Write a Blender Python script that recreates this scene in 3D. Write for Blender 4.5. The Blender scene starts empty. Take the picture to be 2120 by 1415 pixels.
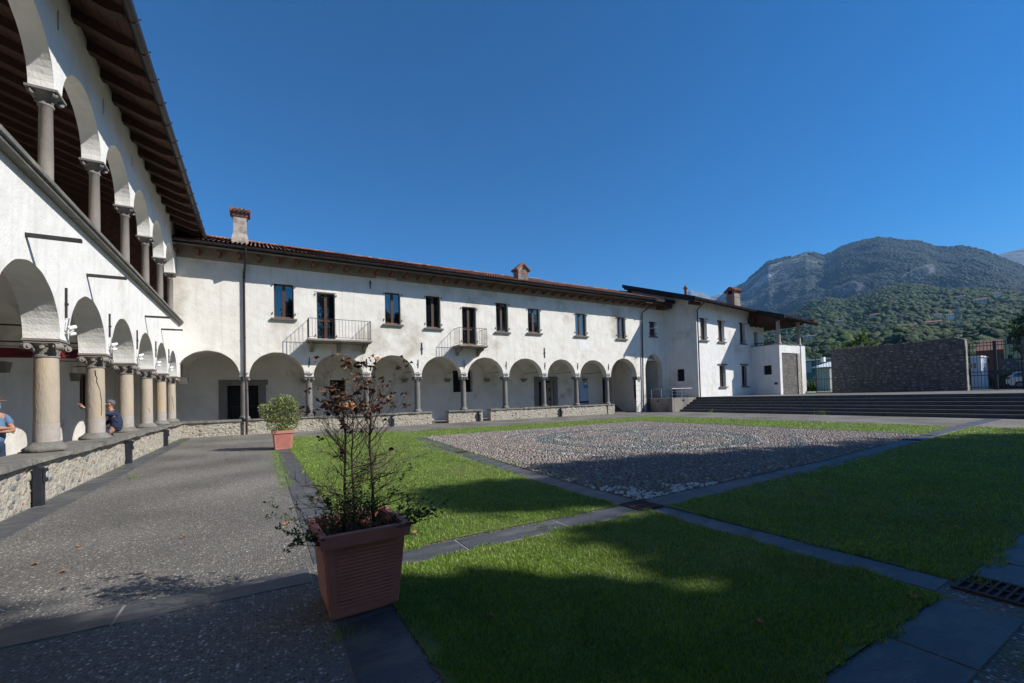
import bpy, bmesh, math, random
import numpy as np
from mathutils import Vector, Matrix, noise as mnoise
R = math.radians
rnd = random.Random(7)
nrg = np.random.default_rng(11)
S = bpy.context.scene
COL = S.collection

# ---------------- camera ----------------
cam_d = bpy.data.cameras.new('camera'); cam = bpy.data.objects.new('camera', cam_d); COL.objects.link(cam)
S.camera = cam
cam_d.sensor_width = 36.0; cam_d.lens = 901.0 / 2120 * 36.0
cam_d.shift_y = (798.4 - 707.5) / 2120
cam_d.clip_start = 0.05; cam_d.clip_end = 40000
_y, _p, _r = R(30.224), R(1.388), R(-1.466)
F = Vector((math.sin(_y), math.cos(_y), 0)); Rt = Vector((math.cos(_y), -math.sin(_y), 0)); U = Vector((0, 0, 1))
F, U = math.cos(_p) * F + math.sin(_p) * U, math.cos(_p) * U - math.sin(_p) * F
Rt, U = math.cos(_r) * Rt + math.sin(_r) * U, math.cos(_r) * U - math.sin(_r) * Rt
cam.matrix_world = Matrix(((Rt.x, U.x, -F.x, 3.196), (Rt.y, U.y, -F.y, -25.688), (Rt.z, U.z, -F.z, 1.6), (0, 0, 0, 1)))

# ---------------- sky, sun, exposure ----------------
SUN = Vector((1.2, -1.0, 1.22)).normalized()
el = math.asin(SUN.z); az = math.atan2(SUN.x, SUN.y)
W = bpy.data.worlds.new('World'); S.world = W; W.use_nodes = True
wt = W.node_tree; wt.nodes.clear()
sky = wt.nodes.new('ShaderNodeTexSky'); sky.sky_type = 'NISHITA'; sky.sun_disc = False
sky.sun_elevation = el; sky.sun_rotation = az; sky.altitude = 300; sky.air_density = 1.0; sky.dust_density = 0.5; sky.ozone_density = 4.0
bg = wt.nodes.new('ShaderNodeBackground'); bg.inputs[1].default_value = 0.052
wo = wt.nodes.new('ShaderNodeOutputWorld')
hsv = wt.nodes.new('ShaderNodeHueSaturation'); hsv.inputs['Saturation'].default_value = 1.50; hsv.inputs['Hue'].default_value = .491; wt.links.new(sky.outputs[0], hsv.inputs['Color']); gam = wt.nodes.new('ShaderNodeGamma'); gam.inputs[1].default_value = 1.25; wt.links.new(hsv.outputs[0], gam.inputs[0]); wt.links.new(gam.outputs[0], bg.inputs[0]); wt.links.new(bg.outputs[0], wo.inputs[0])
sd = bpy.data.lights.new('sun', 'SUN'); sd.energy = 4.6; sd.angle = R(0.53); sd.color = (1.0, 0.955, 0.88)
sun = bpy.data.objects.new('sun', sd); COL.objects.link(sun)
sun.rotation_euler = SUN.to_track_quat('Z', 'Y').to_euler(); sun.location = (30, -30, 40)
S.view_settings.view_transform = 'Standard'; S.view_settings.look = 'None'
S.view_settings.exposure = 0.63; S.view_settings.gamma = 1.0; S.view_settings.use_curve_mapping = False
S.cycles.max_bounces = 6; S.cycles.diffuse_bounces = 4; S.cycles.volume_bounces = 1
S.cycles.use_denoising = True

# ---------------- helpers ----------------
def tag(o, label=None, cat=None, group=None, kind=None):
    if label: o['label'] = label
    if cat: o['category'] = cat
    if group: o['group'] = group
    if kind: o['kind'] = kind
    return o
def empty(name, loc=(0, 0, 0), rz=0, label=None, cat=None, group=None, kind=None, parent=None):
    o = bpy.data.objects.new(name, None); COL.objects.link(o); o.location = loc; o.rotation_euler = (0, 0, rz)
    o.empty_display_size = 0.2
    if parent: o.parent = parent
    return tag(o, label, cat, group, kind)
class G:
    def __init__(s): s.v = []; s.f = []
    def add(s, vs, fs):
        n = len(s.v); s.v += [tuple(v) for v in vs]; s.f += [tuple(i + n for i in f) for f in fs]
    def box(s, a, b, M=None):
        x0, y0, z0 = a; x1, y1, z1 = b
        vs = [(x0, y0, z0), (x1, y0, z0), (x1, y1, z0), (x0, y1, z0), (x0, y0, z1), (x1, y0, z1), (x1, y1, z1), (x0, y1, z1)]
        if M: vs = [M @ Vector(v) for v in vs]
        s.add(vs, [(0, 3, 2, 1), (4, 5, 6, 7), (0, 1, 5, 4), (1, 2, 6, 5), (2, 3, 7, 6), (3, 0, 4, 7)])
    def quad(s, *p): s.add(p, [tuple(range(len(p)))])
    def prism(s, poly, d):      # poly: 3d points of one end, d: extrusion vector
        n = len(poly); d = Vector(d)
        s.add([Vector(p) for p in poly] + [Vector(p) + d for p in poly],
              [tuple(range(n))[::-1], tuple(range(n, 2 * n))] + [(i, (i + 1) % n, n + (i + 1) % n, n + i) for i in range(n)])
    def tube(s, pts, r, n=8, cap=True):
        pts = [Vector(p) for p in pts]; rs = r if isinstance(r, (list, tuple)) else [r] * len(pts)
        base = len(s.v); up = Vector((0, 0, 1)); prev = None
        for i, p in enumerate(pts):
            t = (pts[min(i + 1, len(pts) - 1)] - pts[max(i - 1, 0)])
            t = t.normalized() if t.length > 1e-9 else Vector((0, 0, 1))
            a = prev if prev is not None else (up if abs(t.z) < 0.9 else Vector((1, 0, 0)))
            a = (a - t * a.dot(t)); a = a.normalized() if a.length > 1e-6 else Vector((1, 0, 0)).cross(t).normalized(); prev = a; b = t.cross(a)
            for k in range(n):
                w = 2 * math.pi * k / n
                s.v.append(tuple(p + (a * math.cos(w) + b * math.sin(w)) * rs[i]))
        for i in range(len(pts) - 1):
            for k in range(n):
                s.f.append((base + i * n + k, base + i * n + (k + 1) % n, base + (i + 1) * n + (k + 1) % n, base + (i + 1) * n + k))
        if cap:
            e = len(pts) - 1; s.add([s.v[base + k] for k in range(n)], [tuple(range(n))[::-1]]); s.add([s.v[base + e * n + k] for k in range(n)], [tuple(range(n))])
    def lathe(s, prof, c, n=20, jit=0):   # prof: (r,z)
        base = len(s.v)
        for r_, z in prof:
            for k in range(n):
                w = 2 * math.pi * k / n; q = r_ + (rnd.uniform(-jit, jit) if jit else 0)
                s.v.append((c[0] + q * math.cos(w), c[1] + q * math.sin(w), c[2] + z))
        for i in range(len(prof) - 1):
            for k in range(n):
                s.f.append((base + i * n + k, base + i * n + (k + 1) % n, base + (i + 1) * n + (k + 1) % n, base + (i + 1) * n + k))
        e = len(prof) - 1; s.add([s.v[base + k] for k in range(n)], [tuple(range(n))[::-1]]); s.add([s.v[base + e * n + k] for k in range(n)], [tuple(range(n))])
    def blob(s, c, r, sub=1, jit=.15, sc=(1, 1, 1)):
        vs, fs = ICO[sub]; base = len(s.v)
        for v in vs:
            q = 1 + rnd.uniform(-jit, jit)
            s.v.append((c[0] + v[0] * r * q * sc[0], c[1] + v[1] * r * q * sc[1], c[2] + v[2] * r * q * sc[2]))
        s.f += [tuple(i + base for i in f) for f in fs]
    def build(s, name, mat, parent=None, smooth=False, loc=None, bevel=0, link=True):
        me = bpy.data.meshes.new(name); me.from_pydata(s.v, [], s.f); me.update()
        if smooth: me.shade_smooth()
        if mat is not None: me.materials.append(mat)
        o = bpy.data.objects.new(name, me)
        if link: COL.objects.link(o)
        if parent: o.parent = parent
        if loc: o.location = loc
        if bevel:
            m = o.modifiers.new('bevel', 'BEVEL'); m.width = bevel; m.segments = 2; m.limit_method = 'ANGLE'
        return o
ICO = {}
for sub in (1, 2, 3):
    bm = bmesh.new(); bmesh.ops.create_icosphere(bm, subdivisions=sub, radius=1)
    ICO[sub] = ([tuple(v.co) for v in bm.verts], [tuple(v.index for v in f.verts) for f in bm.faces]); bm.free()
def npmesh(name, V, Fc, mat, parent=None, smooth=False, attr=None):
    """fast mesh from arrays; Fc is (n,k)"""
    V = np.asarray(V, np.float32); Fc = np.asarray(Fc, np.int32); k = Fc.shape[1]
    me = bpy.data.meshes.new(name); me.vertices.add(len(V)); me.vertices.foreach_set('co', V.ravel())
    me.loops.add(Fc.size); me.loops.foreach_set('vertex_index', Fc.ravel())
    me.polygons.add(len(Fc)); me.polygons.foreach_set('loop_start', np.arange(0, Fc.size, k, dtype=np.int32))
    me.polygons.foreach_set('loop_total', np.full(len(Fc), k, np.int32))
    me.update(); me.validate()
    if smooth: me.shade_smooth()
    if attr is not None:
        a = me.color_attributes.new('tint', 'FLOAT_COLOR', 'POINT')
        a.data.foreach_set('color', np.concatenate([attr, np.ones((len(attr), 1))], 1).astype(np.float32).ravel())
    me.materials.append(mat)
    o = bpy.data.objects.new(name, me); COL.objects.link(o)
    if parent: o.parent = parent
    return o
def copy_tree(o, parent=None):
    c = o.copy(); COL.objects.link(c); c.parent = parent
    for ch in list(o.children): copy_tree(ch, c)
    return c
def inst(name, me, loc, parent=None, rz=0, sc=(1, 1, 1), rot=None):
    o = bpy.data.objects.new(name, me); COL.objects.link(o); o.location = loc
    o.rotation_euler = rot if rot else (0, 0, rz); o.scale = sc
    if parent: o.parent = parent
    return o

# ---------------- materials ----------------
def mat(name, c1, c2=None, scale=3.0, rough=.85, bump=0.0, bscale=20.0, detail=6, c3=None, s3=.4, t3=(.55, .7), metal=0.0, lo=.35, hi=.65, isl=0.0, stretch=None, spec=.5, coat=0, bdist=.02, bump2=0, b2scale=3, facing=None, streak=None):
    m = bpy.data.materials.new(name); m.use_nodes = True; nt = m.node_tree; N = nt.nodes; L = nt.links
    p = N['Principled BSDF']; p.inputs['Roughness'].default_value = rough; p.inputs['Metallic'].default_value = metal
    p.inputs['Specular IOR Level'].default_value = spec
    geo = N.new('ShaderNodeNewGeometry'); src = geo.outputs['Position']
    if stretch:
        mp = N.new('ShaderNodeMapping'); mp.inputs['Scale'].default_value = stretch; L.new(src, mp.inputs[0]); src = mp.outputs[0]
    def noise(sc, det, lo_, hi_, off=0):
        n = N.new('ShaderNodeTexNoise'); n.inputs['Scale'].default_value = sc; n.inputs['Detail'].default_value = det; n.inputs['Roughness'].default_value = .6
        if off:
            a = N.new('ShaderNodeVectorMath'); a.inputs[1].default_value = (off, off * 1.7, off * .3); L.new(src, a.inputs[0]); L.new(a.outputs[0], n.inputs[0])
        else: L.new(src, n.inputs[0])
        r = N.new('ShaderNodeMapRange'); r.inputs[1].default_value = lo_; r.inputs[2].default_value = hi_; L.new(n.outputs[0], r.inputs[0]); return r.outputs[0]
    def mix(f, a, b):
        x = N.new('ShaderNodeMix'); x.data_type = 'RGBA'; L.new(f, x.inputs[0])
        for k, c in ((6, a), (7, b)):
            if hasattr(c, 'links') or hasattr(c, 'is_output'): L.new(c, x.inputs[k])
            else: x.inputs[k].default_value = (*c, 1)
        return x.outputs[2]
    col = None
    if c2: col = mix(noise(scale, detail, lo, hi), c1, c2)
    if c3: col = mix(noise(s3, 8, t3[0], t3[1], 13.7), col if col else c1, c3)
    if streak:
        ms = N.new('ShaderNodeMapping'); ms.inputs['Scale'].default_value = (3.2, 3.2, .16); L.new(geo.outputs['Position'], ms.inputs[0])
        ns = N.new('ShaderNodeTexNoise'); ns.inputs['Scale'].default_value = 1.6; ns.inputs['Detail'].default_value = 7; L.new(ms.outputs[0], ns.inputs[0])
        rs_ = N.new('ShaderNodeMapRange'); rs_.inputs[1].default_value = .54; rs_.inputs[2].default_value = .80; rs_.inputs[4].default_value = .55; L.new(ns.outputs[0], rs_.inputs[0])
        col = mix(rs_.outputs[0], col if col else c1, streak)
    if isl:
        v = N.new('ShaderNodeHueSaturation'); r = N.new('ShaderNodeMapRange'); r.inputs[3].default_value = 1 - isl; r.inputs[4].default_value = 1 + isl
        L.new(geo.outputs['Random Per Island'], r.inputs[0]); L.new(r.outputs[0], v.inputs['Value'])
        if col: L.new(col, v.inputs['Color'])
        else: v.inputs['Color'].default_value = (*c1, 1)
        col = v.outputs[0]
    if col: L.new(col, p.inputs['Base Color'])
    else: p.inputs['Base Color'].default_value = (*c1, 1)
    if bump:
        n = N.new('ShaderNodeTexNoise'); n.inputs['Scale'].default_value = bscale; n.inputs['Detail'].default_value = 6; L.new(src, n.inputs[0])
        b = N.new('ShaderNodeBump'); b.inputs['Strength'].default_value = bump; b.inputs['Distance'].default_value = bdist; L.new(n.outputs[0], b.inputs['Height'])
        if bump2:
            n2 = N.new('ShaderNodeTexNoise'); n2.inputs['Scale'].default_value = b2scale; n2.inputs['Detail'].default_value = 3; L.new(src, n2.inputs[0])
            b2 = N.new('ShaderNodeBump'); b2.inputs['Strength'].default_value = bump2; b2.inputs['Distance'].default_value = .12; L.new(n2.outputs[0], b2.inputs['Height']); L.new(b2.outputs[0], b.inputs['Normal'])
        L.new(b.outputs[0], p.inputs['Normal'])
    if coat: p.inputs['Coat Weight'].default_value = coat
    m['_c'] = 1
    return m
M = {}
M['plaster'] = mat('lime_plaster', (.80, .79, .765), (.70, .69, .665), 1.3, .92, .35, 26, c3=(.60, .56, .48), s3=.42, t3=(.56, .72), lo=.42, hi=.75, bump2=.28, b2scale=2.2, streak=(.56, .53, .47))
M['plaster_back'] = mat('old_lime_plaster', (.79, .765, .715), (.70, .665, .60), 1.1, .93, .5, 18, c3=(.47, .42, .34), s3=.45, t3=(.54, .72), lo=.4, hi=.72, bump2=.35, b2scale=1.6, streak=(.50, .46, .39))
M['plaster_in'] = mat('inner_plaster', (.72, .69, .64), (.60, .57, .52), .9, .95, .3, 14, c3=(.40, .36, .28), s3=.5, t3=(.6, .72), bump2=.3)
M['sandstone'] = mat('sandstone', (.44, .37, .28), (.33, .285, .235), 3.0, .9, .6, 30, c3=(.46, .355, .22), s3=1.3, t3=(.5, .66), stretch=(1, 1, .3))
M['sandstone_pale'] = mat('sandstone_pale', (.40, .36, .33), (.33, .30, .27), 8, .9, .4, 40)
M['greystone'] = mat('grey_stone', (.20, .19, .185), (.145, .14, .14), 4, .85, .4, 35, c3=(.30, .27, .22), s3=1.4, t3=(.6, .7), stretch=(1, 1, .4))
M['brownstone'] = mat('brown_grey_stone', (.24, .215, .19), (.18, .165, .15), 5, .85, .35, 35, stretch=(1, 1, .4))
M['coping'] = mat('coping_slab', (.20, .19, .17), (.13, .125, .115), 3.5, .85, .6, 22, c3=(.28, .25, .19), s3=1.2)
M['slate'] = mat('slate', (.072, .078, .088), (.048, .052, .059), 2.2, .55, .35, 30, c3=(.125, .12, .108), s3=2.3, t3=(.5, .68), stretch=(1, 2.5, 1), isl=.25)
M['joint'] = mat('pale_joint', (.30, .285, .255), (.17, .16, .145), 5, .95)
M['walk'] = None
M['mortar'] = mat('lime_mortar', (.47, .43, .355), (.33, .305, .255), 6, .95, .8, 28, bdist=.03, bump2=.7, b2scale=9)
M['rubble'] = mat('rubble_stone', (.36, .325, .265), (.22, .205, .18), 5, .9, .6, 30, c3=(.42, .31, .21), s3=3.1, t3=(.52, .6), isl=.35)
M['rubble_grey'] = mat('rubble_stone_grey', (.17, .175, .18), (.12, .12, .125), 6, .85, .5, 30, isl=.25)
M['brick'] = mat('brick_red', (.38, .14, .085), (.27, .10, .07), 6, .9, .4, 30, isl=.3)
M['wallstone'] = mat('dark_wall_stone', (.27, .225, .19), (.15, .13, .115), 3, .9, .7, 20, c3=(.46, .40, .32), s3=2.2, t3=(.55, .68), isl=.5)
M['wallmortar'] = mat('dark_wall_mortar', (.15, .14, .13), (.085, .08, .075), 2, .95, .8, 18)
M['beam'] = mat('dark_timber', (.085, .036, .022), (.045, .02, .013), 5, .8, .4, 18, stretch=(.5, 4, 4), isl=.25)
M['plank'] = mat('roof_plank', (.115, .048, .030), (.06, .027, .018), 4, .85, .4, 18, isl=.3)
M['rafter_red'] = mat('red_rafter_end', (.16, .06, .036), (.09, .037, .025), 6, .8, .3, 25, isl=.3)
M['fascia'] = mat('dark_metal_fascia', (.032, .028, .031), (.022, .020, .022), 5, .85, spec=.15)
M['gutter'] = mat('brown_metal_gutter', (.055, .043, .042), (.035, .029, .03), 3, .38, metal=.3)
M['tile'] = mat('roof_tile', (.34, .135, .08), (.20, .10, .075), 7, .9, .5, 30, c3=(.115, .095, .08), s3=2.3, t3=(.5, .62), isl=.4)
M['iron'] = mat('wrought_iron', (.045, .043, .045), (.03, .028, .03), 8, .6, metal=.4)
M['gateiron'] = mat('painted_gate_iron', (.035, .04, .05), (.025, .03, .036), 8, .5, metal=.2)
M['winwood'] = mat('window_wood', (.085, .035, .022), (.055, .023, .016), 8, .5, stretch=(4, 4, .5))
M['sillwood'] = mat('warm_wood', (.28, .115, .05), (.17, .07, .035), 8, .5)
M['sill'] = mat('sill_stone', (.15, .15, .14), (.10, .10, .098), 8, .8, .3, 30)
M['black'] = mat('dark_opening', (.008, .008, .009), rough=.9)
M['glass'] = mat('window_glass', (.006, .008, .010), rough=.015, spec=1.0)
M['glass'].node_tree.nodes['Principled BSDF'].inputs['IOR'].default_value = 1.85
M['pink'] = mat('terracotta_plastic', (.56, .225, .19), (.47, .185, .155), 3, .66, .15, 60, c3=(.36, .19, .165), s3=4, t3=(.6, .75))
M['soil'] = mat('potting_soil', (.06, .035, .022), (.11, .065, .04), 20, .95, 1, 40)
M['bollard'] = mat('dark_metal_bollard', (.028, .033, .045), (.02, .024, .033), 6, .45, metal=.3)
M['lens'] = mat('frosted_lens', (.42, .42, .43), (.34, .34, .35), 8, .25)
M['white'] = mat('white_plastic', (.78, .78, .77), rough=.5)
M['concrete'] = mat('stained_concrete', (.30, .265, .23), (.20, .175, .155), 2, .9, .4, 20, c3=(.11, .095, .085), s3=1.2, t3=(.52, .7), stretch=(1, 1, .35))
M['step'] = mat('dark_step_stone', (.115, .115, .12), (.08, .08, .085), 4, .8, .3, 30, isl=.12)
M['steel'] = mat('galvanised_steel', (.30, .31, .33), (.22, .23, .25), 8, .45, metal=.6)
M['grate'] = mat('rusty_cast_iron', (.075, .042, .036), (.045, .028, .026), 14, .8, .4, 60)
M['bark'] = mat('shrub_bark', (.075, .052, .04), (.04, .03, .024), 30, .9, .5, 60)
M['bark_pale'] = mat('dead_twig', (.20, .16, .12), (.13, .10, .075), 20, .9)
M['leafbrown'] = mat('withered_leaf', (.135, .062, .034), (.062, .034, .022), 12, .7, c3=(.40, .18, .065), s3=7, t3=(.57, .64), isl=.4)
M['leaforange'] = mat('fallen_leaf', (.36, .16, .07), (.24, .10, .045), 30, .7)
M['treebark'] = mat('tree_bark', (.10, .08, .06), (.06, .048, .038), 6, .9, .8, 18)
M['asphalt'] = mat('asphalt', (.095, .095, .10), (.07, .07, .073), 6, .9, .3, 60)
def leafmat(name, c1, c2, scale=2.0, isl=.35, trans=.25, rough=.5):
    m = mat(name, c1, c2, scale, rough, isl=isl); p = m.node_tree.nodes['Principled BSDF']
    N = m.node_tree.nodes; L = m.node_tree.links
    t = N.new('ShaderNodeBsdfTranslucent'); mx = N.new('ShaderNodeMixShader'); mx.inputs[0].default_value = trans
    src = p.inputs['Base Color'].links[0].from_socket; L.new(src, t.inputs[0])
    L.new(p.outputs[0], mx.inputs[1]); L.new(t.outputs[0], mx.inputs[2]); L.new(mx.outputs[0], N['Material Output'].inputs[0]); return m
M['grass'] = leafmat('grass_blade', (.28, .40, .066), (.165, .28, .042), .9, .45, .35)
M['grassdry'] = leafmat('dry_grass', (.34, .25, .11), (.20, .165, .07), 6, .3, .3)
M['variegated'] = leafmat('variegated_leaf', (.36, .37, .15), (.10, .15, .045), 14, .5, .2)
M['greenleaf'] = leafmat('dark_holly_leaf', (.085, .13, .038), (.045, .075, .024), 12, .4, .15)
M['treeleaf'] = leafmat('broad_leaf', (.055, .10, .02), (.03, .062, .014), .8, .4, .25)
M['treeleaf_lt'] = leafmat('light_leaf', (.11, .18, .03), (.06, .12, .02), .8, .4, .3)

def walk_mat():
    m = mat('exposed_aggregate', (.14, .133, .122), (.095, .09, .083), 1.1, .9); nt = m.node_tree; N = nt.nodes; L = nt.links; p = N['Principled BSDF']
    geo = [n for n in N if n.type == 'NEW_GEOMETRY'][0]
    base = p.inputs['Base Color'].links[0].from_socket
    v = N.new('ShaderNodeTexVoronoi'); v.inputs['Scale'].default_value = 42; L.new(geo.outputs['Position'], v.inputs['Vector'])
    cr = N.new('ShaderNodeValToRGB'); cr.color_ramp.interpolation = 'CONSTANT'; e = cr.color_ramp.elements
    e[0].color = (.065, .06, .055, 1); e[1].position = .3; e[1].color = (.16, .15, .135, 1)
    for ps, c in ((.55, (.24, .225, .20, 1)), (.76, (.13, .115, .105, 1)), (.88, (.42, .40, .37, 1)), (.95, (.26, .19, .14, 1))):
        q = e.new(ps); q.color = c
    sp = N.new('ShaderNodeSeparateColor'); L.new(v.outputs['Color'], sp.inputs[0]); L.new(sp.outputs[0], cr.inputs[0])
    mx = N.new('ShaderNodeMix'); mx.data_type = 'RGBA'; L.new(base, mx.inputs[7]); L.new(cr.outputs[0], mx.inputs[6])
    mr = N.new('ShaderNodeMapRange'); mr.inputs[1].default_value = .35; mr.inputs[2].default_value = .5; L.new(v.outputs['Distance'], mr.inputs[0]); L.new(mr.outputs[0], mx.inputs[0])
    n = N.new('ShaderNodeTexNoise'); n.inputs['Scale'].default_value = .55; n.inputs['Detail'].default_value = 7; L.new(geo.outputs['Position'], n.inputs[0])
    r2 = N.new('ShaderNodeMapRange'); r2.inputs[1].default_value = .35; r2.inputs[2].default_value = .7; r2.inputs[3].default_value = .72; r2.inputs[4].default_value = 1.55; L.new(n.outputs[0], r2.inputs[0])
    hs = N.new('ShaderNodeHueSaturation'); L.new(mx.outputs[2], hs.inputs['Color']); L.new(r2.outputs[0], hs.inputs['Value']); L.new(hs.outputs[0], p.inputs['Base Color'])
    b = N.new('ShaderNodeBump'); b.invert = True; b.inputs['Strength'].default_value = .9; b.inputs['Distance'].default_value = .012; L.new(v.outputs['Distance'], b.inputs['Height']); L.new(b.outputs[0], p.inputs['Normal'])
    return m
M['walk'] = walk_mat()
def attr_mat(name, rough=.75, var=.25):
    m = mat(name, (.5, .5, .5), rough=rough); N = m.node_tree.nodes; L = m.node_tree.links; p = N['Principled BSDF']
    a = N.new('ShaderNodeAttribute'); a.attribute_name = 'tint'
    L.new(a.outputs['Color'], p.inputs['Base Color'])
    return m
M['cobble'] = attr_mat('river_cobble', .7)
# ================= GROUND =================
def sheet(name, x0, y0, x1, y1, z, m, label=None, kind='structure', parent=None):
    g = G(); g.quad((x0, y0, z), (x1, y0, z), (x1, y1, z), (x0, y1, z)); o = g.build(name, m, parent)
    if not parent: tag(o, label, None, None, kind)
    return o
M['earth'] = mat('earth', (.10, .11, .05), (.07, .08, .035), .02, .95)
sheet('ground', -3000, -3000, 14000, 10000, -.06, M['earth'], 'wide green valley floor under everything')
walk = sheet('gravel_walk', -3.0, -34, 32.3, 3.0, 0.0, M['walk'], 'grey exposed aggregate walk running round the courtyard lawn')
M['turf'] = mat('turf_soil', (.09, .15, .026), (.12, .155, .035), 1.5, .95, .8, 60, c3=(.17, .15, .06), s3=.8, t3=(.6, .75))

# kerb and slab strips: individual slabs laid on the walk
def slab_strip(parent, pts, w, L=1.15, gap=.012, th=.035, z=0.006, m=None, jit=.004, name='slab'):
    """pts: centre line polyline"""
    P = [Vector((p[0], p[1], 0)) for p in pts]
    for a, b in zip(P[:-1], P[1:]):
        d = (b - a).length; t = (b - a).normalized(); n = Vector((-t.y, t.x, 0)); k = max(1, round(d / L)); s = 0
        cuts = [0] + [(i + rnd.uniform(-.18, .18)) * d / k for i in range(1, k)] + [d]
        for i in range(k):
            q0 = a + t * (cuts[i] + gap / 2); q1 = a + t * (cuts[i + 1] - gap / 2); zz = z + rnd.uniform(0, jit)
            g = G(); e = .008
            h = w / 2
            c = (q0 + q1) / 2; lx = (q1 - q0).length / 2
            def pt(u, v, zz_): return tuple(c + t * u + n * v + Vector((0, 0, zz_)))
            lo = [pt(-lx, -h, z - th), pt(lx, -h, z - th), pt(lx, h, z - th), pt(-lx, h, z - th)]
            mid = [pt(-lx, -h, zz - e), pt(lx, -h, zz - e), pt(lx, h, zz - e), pt(-lx, h, zz - e)]
            tl = rnd.uniform(-.002, .002)
            top = [pt(-lx + e, -h + e, zz + tl), pt(lx - e, -h + e, zz - tl), pt(lx - e, h - e, zz - tl), pt(-lx + e, h - e, zz + tl)]
            g.add(lo + mid + top, [(0, 1, 5, 4), (1, 2, 6, 5), (2, 3, 7, 6), (3, 0, 4, 7), (4, 5, 9, 8), (5, 6, 10, 9), (6, 7, 11, 10), (7, 4, 8, 11), (8, 9, 10, 11)])
            g.build(name, m or M['slate'], parent)
        g = G(); h = w / 2 - .004; g.quad(*[tuple(q) for q in (a - n * h + Vector((0, 0, z - .0035)), b - n * h + Vector((0, 0, z - .0035)), b + n * h + Vector((0, 0, z - .0035)), a + n * h + Vector((0, 0, z - .0035)))]); g.build('joint_bed', M['joint'], parent)
kerb = empty('kerb', label='dark slate slab strips that divide lawn and cobbles', kind='structure')
K1 = [(0, -21.2), (3.6, -21.24)]; slab_strip(kerb, K1, .38, 1.25)
slab_strip(kerb, [(4.1, -21.3), (7.63, -21.28)], .4, 1.1)
slab_strip(kerb, [(8.1, -21.26), (14.0, -21.05), (19.6, -20.55)], .42, 1.1)
slab_strip(kerb, [(20.0, -20.4), (23.2, -20.2), (26.4, -19.98)], .42, 1.1)
slab_strip(kerb, [(26.7, -19.93), (32.2, -19.6)], .55, 1.1)
slab_strip(kerb, [(7.83, -21.02), (7.83, -19.2), (8.1, -15.6), (8.38, -12.6), (8.75, -8.6)], .4, .9)
slab_strip(kerb, [(8.78, -8.2), (9.1, -5.2)], .35, .9)
slab_strip(kerb, [(7.88, -24.38), (7.88, -21.52)], .36, 1.2)
slab_strip(kerb, [(3.86, -34), (3.86, -21.5)], .42, .85)
slab_strip(kerb, [(3.86, -21.0), (3.9, -12), (3.95, -3.8)], .44, .85)
slab_strip(kerb, [(4.1, -24.66), (7.6, -24.64)], .42, 1.1)
slab_strip(kerb, [(8.34, -24.62), (26, -24.2)], .42, .62)
slab_strip(kerb, [(8.95, -8.35), (21.55, -8.2)], .22, 1.0)
slab_strip(kerb, [(21.75, -8.4), (21.85, -20.1)], .25, 1.0)
strip = empty('paving_strip', label='narrow strip of slate slabs along the foot of the parapet wall', kind='structure')
slab_strip(strip, [(.255, -34), (.255, -.55)], .43, .52, gap=.016, z=.010)

# cast iron drain grates
def grate(x, y, rz, w, l, label, rows=2, nb=7):
    o = empty('drain_grate', (x, y, 0), rz, label, 'drain grate', 'cast iron drain grates in the paving')
    g = G(); g.quad((-w / 2, -l / 2, .006), (w / 2, -l / 2, .006), (w / 2, l / 2, .006), (-w / 2, l / 2, .006)); g.build('pit', M['black'], o)
    g = G(); f = .03
    g.box((-w / 2, -l / 2, .004), (w / 2, -l / 2 + f, .022)); g.box((-w / 2, l / 2 - f, .004), (w / 2, l / 2, .022))
    g.box((-w / 2, -l / 2 + f, .004), (-w / 2 + f, l / 2 - f, .022)); g.box((w / 2 - f, -l / 2 + f, .004), (w / 2, l / 2 - f, .022))
    for r_ in range(1, rows): g.box((-w / 2 + f, -l / 2 + r_ * l / rows - .012, .004), (w / 2 - f, -l / 2 + r_ * l / rows + .012, .021))
    g.build('frame', M['grate'], o)
    for i in range(1, nb):
        g = G(); x_ = -w / 2 + f + i * (w - 2 * f) / nb; g.box((x_ - .009, -l / 2 + f, .004), (x_ + .009, l / 2 - f, .020)); g.build('bar', M['grate'], o)
    return o
grate(7.85, -21.23, 0, .42, .42, 'rusty square grate where the slate strips cross below the cobbles', 2, 9)
grate(8.1, -24.62, R(90), .42, .42, 'near grate with two rows of slots between slabs and lawn corner', 2, 7)
grate(8.27, -14.0, 0, .34, .34, 'grate in the left kerb beside the cobbled square', 2, 7)
grate(19.8, -20.48, 0, .36, .40, 'grate in the kerb on the shaded right side of the cobbles', 2, 7)
grate(21.6, -20.3, 0, .2, .3, 'small grate at the far right corner of the cobbles', 1, 5)

# ---- lawn ----
LAWNS = [(4.10, -21.06, 7.62, -3.9), (7.62, -8.75, 9.2, -3.9), (9.2, -8.2, 26.15, -5.0), (21.95, -19.85, 26.15, -8.2), (4.08, -24.42, 7.68, -21.52), (8.08, -24.42, 26.3, -21.3)]
lawn = empty('lawn', label='mown green lawn around the cobbled square', kind='stuff')
for i, (x0, y0, x1, y1) in enumerate(LAWNS):
    if i in (3, 5): continue
    sheet('turf', x0, y0, x1, y1, .012, M['turf'], parent=lawn)
g = G(); g.quad((21.95, -20.0, .012), (26.15, -19.75, .012), (26.15, -8.2, .012), (21.9, -8.2, .012))
g.quad((8.08, -24.42, .012), (26.3, -24.0, .012), (26.3, -20.2, .012), (19.9, -20.75, .012), (14, -21.27, .012), (8.08, -21.48, .012)); g.quad((7.62, -8.75, .0125), (7.62, -20, .0125), (7.85, -12, .0125), (8.5, -8.75, .0125)); g.build('turf', M['turf'], lawn)
CX, CY = 3.2, -25.7
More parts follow.
